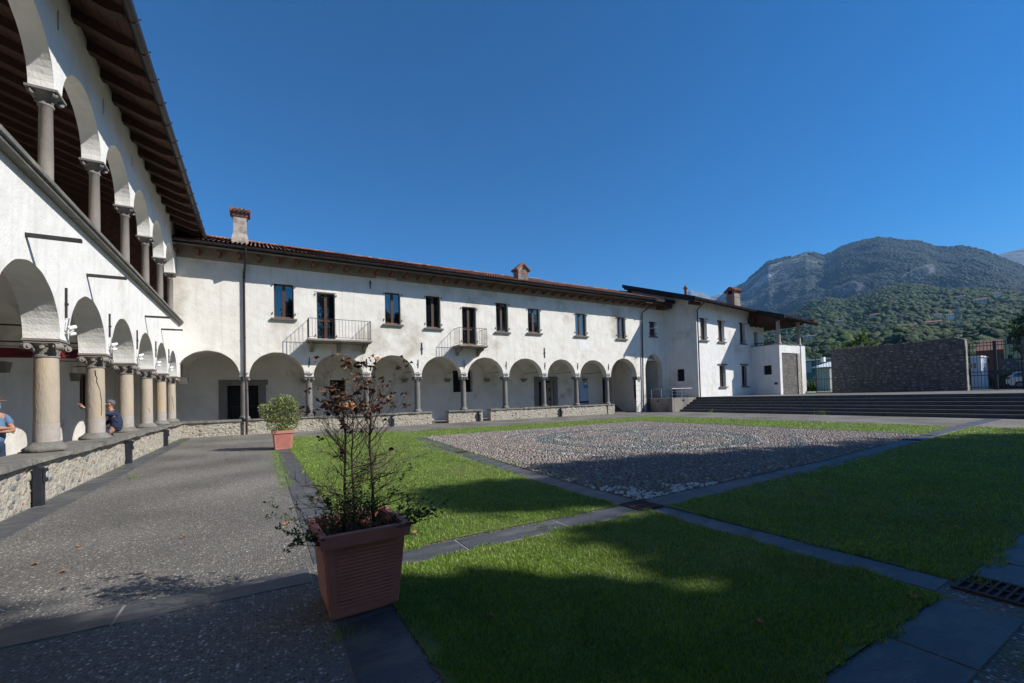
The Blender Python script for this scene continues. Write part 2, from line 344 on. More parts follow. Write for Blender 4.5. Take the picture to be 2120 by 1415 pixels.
def vnoise(x, y, s, seed=0):
    x = x / s + seed * 17.3; y = y / s + seed * 9.1
    xi = np.floor(x).astype(np.int64); yi = np.floor(y).astype(np.int64); fx = x - xi; fy = y - yi
    fx = fx * fx * (3 - 2 * fx); fy = fy * fy * (3 - 2 * fy)
    def h(a, b):
        n = (a * 374761393 + b * 668265263 + seed * 1442695041) & 0x7fffffff
        n = ((n ^ (n >> 13)) * 1274126177) & 0x7fffffff
        return ((n ^ (n >> 16)) & 0xffff) / 65535.0
    return (h(xi, yi) * (1 - fx) + h(xi + 1, yi) * fx) * (1 - fy) + (h(xi, yi + 1) * (1 - fx) + h(xi + 1, yi + 1) * fx) * fy
def fbm(x, y, s, seed=0, o=5):
    t = 0; a = 1; n = 0
    for i in range(o): t = t + a * vnoise(x, y, s, seed + i); n += a; a *= .5; s = s / 2
    return t / n
def blades(xs, ys, hgt, wid, z=.012, lean=.9):
    n = len(xs); a = nrg.uniform(0, 2 * np.pi, n); la = nrg.uniform(0, 2 * np.pi, n); ln = nrg.uniform(.1, lean, n) * hgt
    dx = np.cos(a) * wid / 2; dy = np.sin(a) * wid / 2
    V = np.empty((n, 3, 3)); V[:, 0] = np.stack([xs - dx, ys - dy, np.full(n, z)], 1); V[:, 1] = np.stack([xs + dx, ys + dy, np.full(n, z)], 1)
    V[:, 2] = np.stack([xs + np.cos(la) * ln, ys + np.sin(la) * ln, z + hgt], 1)
    return V.reshape(-1, 3), np.arange(3 * n).reshape(-1, 3)
def inlawn(x, y):
    k1 = np.where(x > 8.05, np.interp(x, [8.1, 14, 19.6, 26.4], [-21.26, -21.05, -20.55, -19.98]), -21.29)
    left = (x > 4.1) & (x < np.interp(y, [-21, -19.2, -15.6, -12.6, -8.6], [7.6, 7.62, 7.88, 8.15, 8.5])) & (y > -21.07) & (y < -3.9)
    back = (x > 7.5) & (x < 26.15) & (y > np.where(x > 9.2, -8.08, -8.7)) & (y < np.interp(x, [4, 9, 12], [-3.9, -4.6, -5.0])) & ~((x > 8.55) & (x < 9.35) & (np.abs(y + 6.7) < 1.7) & (np.abs(x - np.interp(y, [-8.2, -5.2], [8.78, 9.1])) < .19))
    right = (x > 21.95) & (x < 26.15) & (y > k1 + .24) & (y < -8)
    fl = (x > 4.08) & (x < 7.69) & (y > -24.42) & (y < -21.52)
    fr = (x > 8.08) & (x < 26.3) & (y > -24.41) & (y < k1 - .22)
    return left | back | right | fl | fr
gx, gy, gh, gw = [], [], [], []
ang0, ang1 = R(30.2 - 52), R(30.2 + 52)
NB = 620000
u = nrg.uniform(0, 1, NB); rr = 1.2 * (24.5) ** u          # log-distributed distance: density ~ 1/r^2
aa = nrg.uniform(ang0, ang1, NB)
bx = CX + rr * np.sin(aa); by = CY + rr * np.cos(aa)
edge = .42 * (fbm(bx, by, .35, 3) - .5)
ok = inlawn(bx + edge, by + edge); bx, by, rr = bx[ok], by[ok], rr[ok]
pat = fbm(bx, by, 1.6, 5); pat2 = fbm(bx, by, .35, 9)
keep = nrg.uniform(0, 1, len(bx)) < np.clip(.15 + 2.0 * (pat * .5 + pat2 * .5), .25, 1)
bx, by, rr, pat, pat2 = bx[keep], by[keep], rr[keep], pat[keep], pat2[keep]
hh = (.016 + .036 * pat2 * nrg.uniform(.3, 1.2, len(bx))) * np.clip(.85 + rr * .012, .8, 1.15)
ww = np.clip(.0035 + .0011 * rr, .004, .03)
dry = nrg.uniform(0, 1, len(bx)) < np.clip((.46 - pat) * 2.4, .05, .5)
V, Fc = blades(bx[~dry], by[~dry], hh[~dry], ww[~dry]); o = npmesh('grass_blades', V, Fc, M['grass'], lawn)
V, Fc = blades(bx[dry], by[dry], hh[dry] * .7, ww[dry], lean=1.2); npmesh('dry_grass', V, Fc, M['grassdry'], lawn)
# dry fringe along the kerbs and small weed tufts
def tufts(name, pts, n, rad, h, label, w=.006, m='grass'):
    xs = np.concatenate([nrg.normal(p[0], rad, n) for p in pts]); ys = np.concatenate([nrg.normal(p[1], rad, n) for p in pts])
    hs = nrg.uniform(.4, 1.2, len(xs)) * h
    V, Fc = blades(xs, ys, hs, np.full(len(xs), w), z=.005, lean=.9); o = npmesh(name, V, Fc, M[m]); return tag(o, label, None, None, 'stuff')
fr = []
for a, b in [((4.12, -21.06), (7.6, -21.06)), ((4.12, -21.53), (7.6, -21.53)), ((8.1, -21.5), (8.1, -24.4)), ((4.1, -21.6), (4.1, -24.4)), ((7.66, -21.6), (7.66, -24.3)), ((4.12, -21), (4.12, -9)), ((8.2, -21.5), (19, -20.85))]:
    n = int(math.dist(a, b) * 10); fr += [(a[0] + (b[0] - a[0]) * i / n + rnd.uniform(-.02, .02), a[1] + (b[1] - a[1]) * i / n + rnd.uniform(-.02, .02)) for i in range(n)]
tufts('dry_grass_fringe', fr, 16, .028, .028, 'straw coloured dry grass fringe along the slate kerbs', .005, 'grassdry')
tufts('edge_grass', [p for p in fr if rnd.random() < .38], 26, .03, .065, 'green grass tufts spilling over the slate kerbs', .006)
tufts('clover', [(rnd.uniform(4.3, 7.5), rnd.uniform(-24.2, -17)) for i in range(46)] + [(rnd.uniform(8.4, 14), rnd.uniform(-24.2, -21.8)) for i in range(22)], 60, .09, .028, 'broad leaved weeds and clover patches in the near lawn', .017, 'variegated')
tufts('bare_patches', [(rnd.uniform(4.3, 7.5), rnd.uniform(-24.2, -15)) for i in range(26)] + [(rnd.uniform(8.4, 15), rnd.uniform(-24.2, -21.8)) for i in range(20)], 260, .16, .02, 'dry straw patches in the lawn', .006, 'grassdry')
tufts('weeds', [(3.62, y + rnd.uniform(-.1, .1)) for y in np.arange(-16.5, -9.5, .35)] + [(.52, -3.2), (.5, -3.6), (.02, -6.9), (.06, -10.9), (.03, -3.0), (.02, -2.6), (.1, -2.2), (3.68, -22.5), (8.2, -24.5), (6.95, -25.0), (.75, -12.9)], 90, .07, .06, 'green weeds growing in the paving joints and at the wall foot')
tufts('cobble_weeds', [(8.35, y) for y in np.arange(-20.3, -9, .55)] + [(9.2, -20.3), (9.6, -20.1), (10.3, -20.6), (8.9, -20.8), (9.1, -20.5), (12.4, -20.5), (14.9, -20.4), (17.4, -20.1), (10.5, -12.9), (11.3, -13.7), (12, -14.6), (10.4, -11.6), (11.6, -10.3), (9.6, -9.5), (10.2, -9.3), (15.5, -17.3), (14.3, -17.5), (20.9, -19.6), (8.6, -11.2), (8.55, -10.1), (8.7, -19.9), (16.6, -16.9)], 110, .09, .05, 'tufts of grass growing between the cobbles')
tufts('terrace_weeds', [(49.7, -6.5), (49.7, -8.6), (49.8, -13.9), (32.25, -12.6), (32.2, -5.2)], 40, .12, .3, 'thin tall weeds at the foot of the steps', .02)

# ---- cobbled square ----
sq = empty('cobbled_square', label='square of rounded river cobbles with a dark circular pattern', kind='structure')
M['sand'] = mat('cobble_bedding', (.085, .075, .062), (.06, .053, .045), 5, .95, .6, 40)
g = G(); g.quad((8.03, -21.06, .008), (14, -20.85, .008), (19.6, -20.35, .008), (21.7, -20.15, .008), (21.65, -8.3, .008), (8.95, -8.45, .008), (8.58, -12.6, .008), (8.3, -15.6, .008)); g.build('bedding', M['sand'], sq)
pit = .086
xs, ys = np.meshgrid(np.arange(8.0, 21.7, pit), np.arange(-21.1, -8.35, pit * .8)); xs[1::2] += pit / 2
xs = xs.ravel(); ys = ys.ravel(); xs = xs + nrg.uniform(-.034, .034, len(xs)); ys = ys + nrg.uniform(-.028, .028, len(ys))
lo = np.interp(xs, [8, 14, 19.6, 21.7], [-21.02, -20.8, -20.3, -20.12]); lf = np.interp(ys, [-21, -19.2, -15.6, -12.6, -8.5], [8.07, 8.06, 8.34, 8.62, 9.0])
ok = (ys > lo) & (xs > lf) & (xs < 21.6); xs, ys = xs[ok], ys[ok]
dist = np.hypot(xs - CX, ys - CY); order = np.argsort(dist); xs, ys, dist = xs[order], ys[order], dist[order]; n = len(xs)
cx, cy = 15.0, -14.4; dx, dy = xs - cx, ys - cy; rad = np.hypot(dx, dy); th = np.arctan2(dy, dx)
brown = np.array([.235, .185, .165]); grey = np.array([.25, .235, .215]); pale = np.array([.42, .37, .32]); dark = np.array([.115, .135, .132]); whit = np.array([.62, .60, .57])
rv = nrg.uniform(0, 1, (n, 1)); base = np.where(rv < .62, brown, np.where(rv < .92, grey, pale)) * nrg.uniform(.7, 1.15, (n, 1))
sw = np.abs(((th * 4 / (2 * np.pi) + .22 * np.sin(rad * 2.2)) % 1) - .5)
isd = ((rad > 3.05) & (rad < 3.75)) | ((rad < 3.05) & (rad > .5) & (sw < .17))
cres = ((rad > 4.6) & (rad < 4.95)) & (np.abs(np.sin(th * 2 + .6)) > .75)
isd = (isd | cres) & (fbm(xs, ys, .5, 61) < .72) & (nrg.uniform(0, 1, n) < .86)
rad0 = rad; rad = rad + (fbm(xs, ys, 1.2, 33) - .5) * .25
white = (np.abs(rad - 3.8) < .05) | (np.abs(rad - 3.0) < .05) | ((rad < 3.0) & (rad > .5) & (np.abs(sw - .185) < .018)) | ((np.abs(rad - 5.02) < .05) & (np.abs(np.sin(th * 2 + .6)) > .75))
corner = ((xs - 8.05) * .5 + (ys + 21.05) < 1.15) & (fbm(xs, ys, .6, 21) > .38)
base = np.where(isd[:, None], dark * nrg.uniform(.7, 1.5, (n, 1)), base)
base = np.where((white & (nrg.uniform(0, 1, n) < .5))[:, None], whit * nrg.uniform(.55, .95, (n, 1)), base)
base = np.where((corner & (nrg.uniform(0, 1, n) < .8))[:, None], whit * nrg.uniform(.75, 1.05, (n, 1)), base)
K = 7
ring = np.array([[math.cos(2 * math.pi * k / K), math.sin(2 * math.pi * k / K)] for k in range(K)])
def pebbles(i0, i1):
    m_ = i1 - i0; x, y = xs[i0:i1], ys[i0:i1]; a = nrg.uniform(0, np.pi, m_); ea = nrg.uniform(.031, .050, m_); eb = nrg.uniform(.024, .038, m_); h = nrg.uniform(.014, .038, m_)
    V = np.empty((m_, 2 * K + 1, 3)); ca, sa = np.cos(a)[:, None], np.sin(a)[:, None]
    for lay, (s_, zf) in enumerate(((1, 0), (.72, .72))):
        rx = ring[None, :, 0] * ea[:, None] * s_ * nrg.uniform(.86, 1.1, (m_, K)); ry = ring[None, :, 1] * eb[:, None] * s_
        V[:, lay * K:(lay + 1) * K, 0] = x[:, None] + rx * ca - ry * sa; V[:, lay * K:(lay + 1) * K, 1] = y[:, None] + rx * sa + ry * ca
        V[:, lay * K:(lay + 1) * K, 2] = .006 + h[:, None] * zf
    V[:, 2 * K, 0] = x; V[:, 2 * K, 1] = y; V[:, 2 * K, 2] = .006 + h
    T = []
    for k in range(K):
        k2 = (k + 1) % K; T += [(k, k2, K + k2), (k, K + k2, K + k), (K + k, K + k2, 2 * K)]
    T = np.array(T); Fc = (T[None] + (np.arange(m_) * (2 * K + 1))[:, None, None]).reshape(-1, 3)
    C = np.repeat(base[i0:i1], 2 * K + 1, 0)
    return V.reshape(-1, 3), Fc, C
for i in range(300):
    V, Fc, C = pebbles(i, i + 1); npmesh('cobble', V, Fc, M['cobble'], sq, True, C)
V, Fc, C = pebbles(300, n); o = npmesh('cobbles', V, Fc, M['cobble'], sq, True, C); o['kind'] = 'stuff'
# ================= WALL BUILDERS =================
def grid_wall(g, T, u0, u1, z0, z1, th, holes=(), caps=True, step=None):
    us = sorted({u0, u1, *[h[0] for h in holes], *[h[1] for h in holes]}); zs = sorted({z0, z1, *[h[2] for h in holes], *[h[3] for h in holes]})
    def inh(u, z): return any(h[0] < u < h[1] and h[2] < z < h[3] for h in holes)
    for ua, ub in zip(us[:-1], us[1:]):
        for za, zb in zip(zs[:-1], zs[1:]):
            if inh((ua + ub) / 2, (za + zb) / 2): continue
            g.quad(T(ua, 0, za), T(ub, 0, za), T(ub, 0, zb), T(ua, 0, zb)); g.quad(T(ua, th, za), T(ub, th, za), T(ub, th, zb), T(ua, th, zb))
    for a, b, c, d in [h[:4] for h in holes]:
        g.quad(T(a, 0, c), T(a, th, c), T(a, th, d), T(a, 0, d)); g.quad(T(b, 0, c), T(b, th, c), T(b, th, d), T(b, 0, d))
        g.quad(T(a, 0, d), T(b, 0, d), T(b, th, d), T(a, th, d)); g.quad(T(a, 0, c), T(b, 0, c), T(b, th, c), T(a, th, c))
    if caps:
        g.quad(T(u0, 0, z0), T(u0, th, z0), T(u0, th, z1), T(u0, 0, z1)); g.quad(T(u1, 0, z0), T(u1, th, z0), T(u1, th, z1), T(u1, 0, z1))
        g.quad(T(u0, 0, z1), T(u1, 0, z1), T(u1, th, z1), T(u0, th, z1))
def arch_band(g, T, u0, u1, ztop, th, arches, zs, n=28):
    """arches: (uc, r, spring z, rise); wall underside between arches at zs"""
    pts = []
    for uc, r_, sp, ri in arches:
        if zs is not None and zs < sp - .01: pts.append((uc - r_, zs))
        for i in range(n + 1):
            a = math.pi - math.pi * i / n; w = 1 + .006 * math.sin(i * 1.7 + uc * 3)
            pts.append((uc + r_ * math.cos(a), sp + ri * math.sin(a) * w))
        if zs is not None and zs < sp - .01: pts.append((uc + r_, zs))
    line = [(u0, arches[0][2] if zs is None else zs)] + pts + [(u1, arches[-1][2] if zs is None else zs)]
    for (ua, za), (ub, zb) in zip(line[:-1], line[1:]):
        if ub - ua < 1e-6:
            if abs(za - zb) < 1e-6: continue
        g.quad(T(ua, 0, za), T(ub, 0, zb), T(ub, 0, ztop), T(ua, 0, ztop)); g.quad(T(ua, th, za), T(ub, th, zb), T(ub, th, ztop), T(ua, th, ztop))
        g.quad(T(ua, 0, za), T(ub, 0, zb), T(ub, th, zb), T(ua, th, za))
    g.quad(T(u0, 0, line[0][1]), T(u0, th, line[0][1]), T(u0, th, ztop), T(u0, 0, ztop)); g.quad(T(u1, 0, line[-1][1]), T(u1, th, line[-1][1]), T(u1, th, ztop), T(u1, 0, ztop))
def vault(g, T, ua, ub, d0, d1, zs, rise, n=14):
    """groin vault over one bay"""
    for i in range(n):
        for j in range(n):
            q = []
            for a, b in ((i, j), (i + 1, j), (i + 1, j + 1), (i, j + 1)):
                u = -1 + 2 * a / n; v = -1 + 2 * b / n
                z = zs + rise * max(math.sqrt(max(0, 1 - u * u)), math.sqrt(max(0, 1 - v * v))) + .03
                q.append(T(ua + (ub - ua) * (u + 1) / 2, d0 + (d1 - d0) * (v + 1) / 2, z))
            g.quad(*q)
def window(parent, T, u0, u1, z0, z1, dep, sill=True, sillw=.14, arched=False, leaves=2, name='window', transom=None, hinges=True, bars=False):
    g = G(); f = .055
    def bx(a, b, c, d, e, h): 
        p = [T(a, e, c), T(b, e, c), T(b, h, c), T(a, h, c), T(a, e, d), T(b, e, d), T(b, h, d), T(a, h, d)]
        g.add(p, [(0, 3, 2, 1), (4, 5, 6, 7), (0, 1, 5, 4), (1, 2, 6, 5), (2, 3, 7, 6), (3, 0, 4, 7)])
    bx(u0, u0 + f, z0, z1, dep, dep + .07); bx(u1 - f, u1, z0, z1, dep, dep + .07); bx(u0 + f, u1 - f, z1 - f * 1.3, z1, dep, dep + .07); bx(u0 + f, u1 - f, z0, z0 + f, dep, dep + .07)
    um = (u0 + u1) / 2
    if arched:
        k = 8
        for i in range(k):
            a0 = u0 + (u1 - u0) * i / k; a1 = u0 + (u1 - u0) * (i + 1) / k
            q = lambda a: z1 - .16 * abs((a - um) / (u1 - u0) * 2) ** 2
            p = [T(a0, dep - .02, q(a0)), T(a1, dep - .02, q(a1)), T(a1, dep - .02, z1 + .004), T(a0, dep - .02, z1 + .004)]; g.quad(*p)
    if leaves == 2: bx(um - .075, um + .075, z0 + f, z1 - f, dep - .02, dep + .06)
    if transom: bx(u0 + f, u1 - f, transom - .05, transom + .05, dep + .01, dep + .05)
    o = g.build(name, M['winwood'], parent)
    spans = [(u0 + f, um - .075), (um + .075, u1 - f)] if leaves == 2 else [(u0 + f, u1 - f)]
    for k, (a, b) in enumerate(spans):
        g = G(); tl = rnd.uniform(-.004, .004)
        g.quad(T(a, dep + .035, z0 + f), T(b, dep + .035 + tl, z0 + f), T(b, dep + .035 + tl, z1 - f), T(a, dep + .035, z1 - f)); g.build('pane', M['glass'], o)
    g = G(); bx(u0 + f, u1 - f, z0 + f, z0 + f + .05, dep - .035, dep - .022); g.build('rail', M['sillwood'], o)
    if hinges:
        g = G()
        for uu in (u0 - .07, u1 + .07):
            for zz in (z0 + .25, z1 - .12):
                bx(uu - .015, uu + .015, zz - .05, zz + .05, -.05, 0.0)
        g.build('shutter_hook', M['iron'], o)
    if sill:
        g = G(); bx(u0 - .14, u1 + .14, z0 - .10, z0 - .005, -.13, dep - .03); s_ = g.build('sill', M['sill'], o)
    if bars:
        g = G(); nb = 3
        for i in range(1, nb + 1):
            a = u0 + (u1 - u0) * i / (nb + 1); bx(a - .012, a + .012, z0, z1, .02, .044)
        k = max(3, int((z1 - z0) / .28))
        for i in range(1, k):
            b = z0 + (z1 - z0) * i / k; bx(u0, u1, b - .010, b + .010, .0445, .062)
        g.build('grille', M['iron'], o)
    return o
def volute_capital(g, c, r, w, h, drop=.0):
    """c = top centre; r shaft radius; w abacus half width; h height"""
    x, y, z = c
    g.box((x - w, y - w, z - .045), (x + w, y + w, z - .001)); g.box((x - w * .93, y - w * .93, z - .085), (x + w * .93, y + w * .93, z - .0455))
    g.lathe([(r * 1.02, -h), (r * 1.16, -h + .01), (r * 1.16, -h + .045), (r * 1.0, -h + .055), (r * 1.04, -h * .70), (r * 1.16, -h * .45), (r * 1.38, -.13), (r * 1.55, -.086)], c, 20)
    for sx in (-1, 1):
        for sy in (-1, 1):
            d = Vector((sx, sy, 0)).normalized(); n = Vector((-d.y, d.x, 0)); rv = w * .23
            cc = Vector((x, y, z)) + d * (w * 1.20) + Vector((0, 0, -.09 - rv))
            g.tube([cc - n * .055, cc - n * .06, cc + n * .06, cc + n * .055], [rv * .9, rv, rv, rv * .9], 12)
            g.tube([cc - n * .085, cc + n * .085], [rv * .42] * 2, 8)
            st = [Vector((x, y, z)) + d * (r * 1.02) + Vector((0, 0, -h * .8)), Vector((x, y, z)) + d * (r * 1.15) + Vector((0, 0, -h * .5)), Vector((x, y, z)) + d * (w * .98) + Vector((0, 0, -.12))]
            g.tube(st, [.028, .042, .052], 8)
    for s_, n in (((1, 0), (0, 1)), ((-1, 0), (0, 1)), ((0, 1), (1, 0)), ((0, -1), (1, 0))):
        p = Vector((x + s_[0] * r * 1.25, y + s_[1] * r * 1.25, z - h * .45)); 
        g.blob(p, .05, 1, .2, (1, 1, 1.2))

def column_low(parent, x, y, stained=False):
    c = empty('column', (0, 0, 0), parent=parent)
    g = G(); zb = .79
    prof = [(.29, 0), (.315, .03), (.30, .07), (.24, .12), (.192, .17)]
    g.lathe(prof, (x, y, zb), 16, .02); g.build('base', M['coping'], c, True)
    g = G(); g.lathe([(.183, 0), (.183, .36)], (x, y, zb + .165), 24); g.build('drum', M['sandstone_pale'], c, True).data.shade_smooth()
    g = G(); g.lathe([(.178, 0), (.179, .6), (.170, 1.2), (.166, 1.24)], (x, y, zb + .527), 28); g.build('shaft', M['sandstone'], c, True)
    g = G(); volute_capital(g, (x, y, 2.90), .160, .255, .35); g.build('capital', M['brownstone'], c)
    return c
def column_up(parent, x, y):
    c = empty('column', parent=parent)
    g = G(); g.lathe([(.15, 0), (.155, .03), (.15, .07), (.12, .10), (.11, .13), (.108, .8), (.098, 1.84), (.112, 1.85), (.124, 1.875), (.112, 1.90), (.10, 1.91)], (x, y, 5.56), 24); g.build('shaft', M['brownstone'], c, True)
    g = G(); g.box((x - .23, y - .23, 7.645), (x + .23, y + .23, 7.69)); g.lathe([(.10, 0), (.11, .05), (.14, .12), (.19, .175)], (x, y, 7.469), 20)
    for sx in (-1, 1):
        for sy in (-1, 1):
            p = Vector((x + sx * .16, y + sy * .16, 7.60)); n = Vector((-sy, sx, 0)).normalized(); g.tube([p - n * .04, p + n * .04], .043, 10)
    g.build('capital', M['greystone'], c)
    return c

# ================= LEFT LOGGIA WING =================
SLP = .36
def roof_left(x, off=0): return 10.0 + (0 - x) * SLP + off
LW = empty('loggia_wing', label='tall white two storey loggia wing on the left with stone columns and dark timber eaves', cat='building')
TL = lambda u, d, z: (-d, u, z)
TLA = lambda u, d, z: (-.05 - d, u, z)
TLU = lambda u, d, z: (-.14 - d, u, z)
LY = [-36.95, -34.1, -31.25, -28.4, -25.55, -22.7, -19.85, -16.95, -14.05, -11.17, -8.29, -5.49, -2.81, -.40]
arL = [((a + b) / 2, (b - a) / 2 - .22, 2.90, 1.13) for a, b in zip(LY[:-1], LY[1:])]
arL[-1] = ((-2.81 - .40) / 2, 1.0, 2.9, 1.08)
g = G(); arch_band(g, TLA, -38, -.12 + .5, 5.40, .50, arL, 2.90); g.build('arcade_wall', M['plaster'], LW)
arU = [((a + b) / 2, (b - a) / 2 - .19, 7.70, 1.08) for a, b in zip(LY[:-1], LY[1:])]; arU[-1] = ((-2.81 - .40) / 2, 1.0, 7.7, 1.06)
g = G(); arch_band(g, TLU, -38, .2, 9.0, .36, arU, 7.70)
sl = [(y - .04, y + .04, 9.02, 9.42) for y in LY[5:-1]]
g2 = G(); grid_wall(g, TLU, -38, .2, 9.0, 10.03, .36, sl); g.build('upper_arcade_wall', M['plaster'], LW)
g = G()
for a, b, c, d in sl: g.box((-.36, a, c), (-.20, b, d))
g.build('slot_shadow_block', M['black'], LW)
g = G(); grid_wall(g, lambda u, d, z: (-3.0 - d, u, z), -38, 3.0, 0, 5.3, .3, [])
grid_wall(g, lambda u, d, z: (-5.8 - d, u, z), -38, 3.0, 5.3, 11.9, .3, [])
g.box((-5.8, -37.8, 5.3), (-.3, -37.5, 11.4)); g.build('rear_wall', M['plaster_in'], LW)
g = G(); g.prism([(-.43, 1.2, 5.36), (-5.79, 1.2, 5.36), (-5.79, 1.2, roof_left(-5.79) + .02), (-.43, 1.2, roof_left(-.43) + .02)], (0, .2, 0)); g.build('timber_partition', M['plank'], LW)
# vaults of the gallery
g = G()
for a, b in zip(LY[:-1], LY[1:]): vault(g, TL, a, b, .55, 3.0, 2.90, 1.10)
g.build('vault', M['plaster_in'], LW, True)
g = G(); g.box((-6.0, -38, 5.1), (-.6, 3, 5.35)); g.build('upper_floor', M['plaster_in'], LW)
g = G(); g.box((-3.0, -38, .004), (-.62, 3, .05)); g.build('gallery_floor', M['coping'], LW)
for y in LY[6:-1]:
    g = G(); g.tube([(-.3, y, 3.16), (-2.99, y, 3.16)], .016, 6); g.build('tie_rod', M['iron'], LW)
    g = G(); g.prism([(-2.995, y - .22, 2.9), (-2.995, y + .22, 2.9), (-2.995, y + .06, 2.6), (-2.995, y - .06, 2.6)], (.22, 0, 0)); g.build('corbel', M['brownstone'], LW)
for y in LY[5:-1]:
    g = G(); t = rnd.uniform(-.02, .02); g.box((-.049, y - .011 + t, 3.34), (-.012, y + .011 + t, 3.93)); g.box((-.049, y - .025 + t, 3.59), (.0, y + .025 + t, 3.63)); g.build('anchor_bar', M['iron'], LW)
for y in LY[6:]: column_low(LW, -.30, y)
for y in LY[4:]: column_up(LW, -.31, y)
def crack(y0, pts, w=.012):
    # pts: (angle around shaft in degrees from +X towards -Y, z)
    g = G(); P_ = []
    for i, (an, z) in enumerate(pts): P_.append((-.30 + .181 * math.cos(R(an)), y0 - .181 * math.sin(R(an)), z))
    for q0, q1 in zip(P_[:-1], P_[1:]): g.tube([q0, q1], [w * rnd.uniform(.5, 1), w * rnd.uniform(.5, 1)], 5)
    g.build('crack', M['black'], LW)
crack(-11.17, [(78, 2.50), (74, 2.36), (66, 2.30), (70, 2.22), (60, 2.12), (50, 2.0), (45, 1.86), (40, 1.74), (38, 1.55), (42, 1.38)], .008)
crack(-.40, [(80, 2.0), (66, 1.9), (60, 1.7), (52, 1.5), (50, 1.35)], .006)
crack(-5.49, [(60, 1.5), (52, 1.42), (48, 1.3)], .005)

# lower parapet: mortared rubble wall with projecting stones and coping slabs
def rubble_wall(parent, T, u0, u1, z0, z1, th, n_hint, name='parapet', mortar='mortar', stone='rubble', size=(.05, .15), ends=True, count=None, dens=14, grey=.14, brick=.06, colour2='rubble_grey'):
    g = G(); nu = max(2, int((u1 - u0) / .22)); nz = max(3, int((z1 - z0) / .13))
    P = {}
    for i in range(nu + 1):
        for j in range(nz + 1):
            u = u0 + (u1 - u0) * i / nu; z = z0 + (z1 - z0) * j / nz
            P[i, j] = T(u, mnoise.noise(Vector((u * 3.1, z * 3.3, 2.2))) * .022 + .005, z)
    for i in range(nu):
        for j in range(nz): g.quad(P[i, j], P[i + 1, j], P[i + 1, j + 1], P[i, j + 1])
    g.quad(T(u0, .0, z0), T(u0, th, z0), T(u0, th, z1), T(u0, 0, z1)); g.quad(T(u1, .0, z0), T(u1, th, z0), T(u1, th, z1), T(u1, 0, z1))
    g.quad(T(u0, th, z0), T(u1, th, z0), T(u1, th, z1), T(u0, th, z1)); g.quad(T(u0, 0, z1), T(u1, 0, z1), T(u1, th, z1), T(u0, th, z1))
    w = g.build(name, M[mortar], parent); 
    N = count if count is not None else int((u1 - u0) * (z1 - z0) * dens); placed = []; tries = 0
    while len(placed) < N and tries < N * 30:
        tries += 1; s_ = rnd.uniform(*size); u = rnd.uniform(u0 + .04, u1 - .04); z = rnd.uniform(z0 + .05, z1 - .05)
        if any(abs(u - a) < (s_ + c) * .95 and abs(z - b) < (s_ + c) * .62 for a, b, c in placed[-160:]): continue
        placed.append((u, z, s_))
    placed.sort(key=lambda q: (Vector(T(q[0], 0, q[1])) - cam.matrix_world.translation).length)
    return w, placed
def stone_geo(g, T, u, z, s_, flat=.5):
    k = rnd.choice((6, 7, 8)); a0 = rnd.uniform(0, 6.28); asp = rnd.uniform(.5, .8); out = []; inn = []; top = []
    pr = rnd.uniform(-.008, .008)
    for i in range(k):
        a = a0 + 2 * math.pi * i / k; q = rnd.uniform(.75, 1.1); du = math.cos(a) * s_ * q; dz = math.sin(a) * s_ * asp * q
        out.append(T(u + du, .022, z + dz)); inn.append(T(u + du * .86, -pr * .6, z + dz * .86)); top.append(T(u + du * .5, -pr - .003, z + dz * .5))
    c = T(u, -pr - .006, z); vs = out + inn + top + [c]; f = []
    for i in range(k):
        j = (i + 1) % k; f += [(i, j, k + j, k + i), (k + i, k + j, 2 * k + j, 2 * k + i), (2 * k + i, 2 * k + j, 3 * k)]
    g.add(vs, f)
def stones_on(w, T, placed, nparts, grey=.14, brick=.06, m='rubble', name='stone'):
    rest = G()
    for i, (u, z, s_) in enumerate(placed):
        r_ = rnd.random(); mm = M['rubble_grey'] if r_ < grey else (M['brick'] if r_ < grey + brick else M[m])
        if i < nparts:
            g = G(); stone_geo(g, T, u, z, s_); g.build(name, mm, w, True)
        else: stone_geo(rest, T, u, z, s_)
    if rest.v: rest.build(name + 's', M[m], w, True)['kind'] = 'stuff'
w, pl = rubble_wall(LW, TL, -24.6, -.0, 0, .70, .58, 0, dens=19, size=(.03, .12)); stones_on(w, TL, pl, 170, .24, .05)
g = G(); y = -24.6; k = 0
def coping_run(parent, T, u0, u1, z0, z1, d0, d1, Lr=(.7, 1.4), mm='coping', inner=-.0):
    u = u0
    while u < u1 - .05:
        L_ = min(rnd.uniform(*Lr), u1 - u); 
        if u1 - u - L_ < .3: L_ = u1 - u
        g = G(); n = 4; zz = z1 + rnd.uniform(-.02, .02); zl = z0 + rnd.uniform(-.015, .02)
        fr = [(u + .006 + (L_ - .012) * i / n, d0 + rnd.uniform(-.03, .03)) for i in range(n + 1)]
        lo = [T(a, b, zl) for a, b in fr] + [T(u + L_ - .006, d1, zl), T(u + .006, d1, zl)]
        up = [T(a, b + .012, zz + rnd.uniform(-.006, .006)) for a, b in fr] + [T(u + L_ - .006, d1, zz), T(u + .006, d1, zz)]
        m_ = len(lo); g.add(lo + up, [tuple(range(m_))[::-1], tuple(range(m_, 2 * m_))] + [(i, (i + 1) % m_, m_ + (i + 1) % m_, m_ + i) for i in range(m_)])
        g.build('coping_slab', M[mm], parent); u += L_
coping_run(w, TL, -24.6, .12, .70, .79, -.12, .66)
# upper parapet coping
g = G()
y = -38
while y < -.0:
    L_ = min(rnd.uniform(1.1, 1.6), .18 - y); gg = G(); gg.box((-.5, y + .004, 5.402), (.10, y + L_ - .004, 5.47)); gg.box((-.47, y + .004, 5.4705), (.145, y + L_ - .004, 5.555)); gg.build('parapet_coping', M['coping'], LW, bevel=.012); y += L_
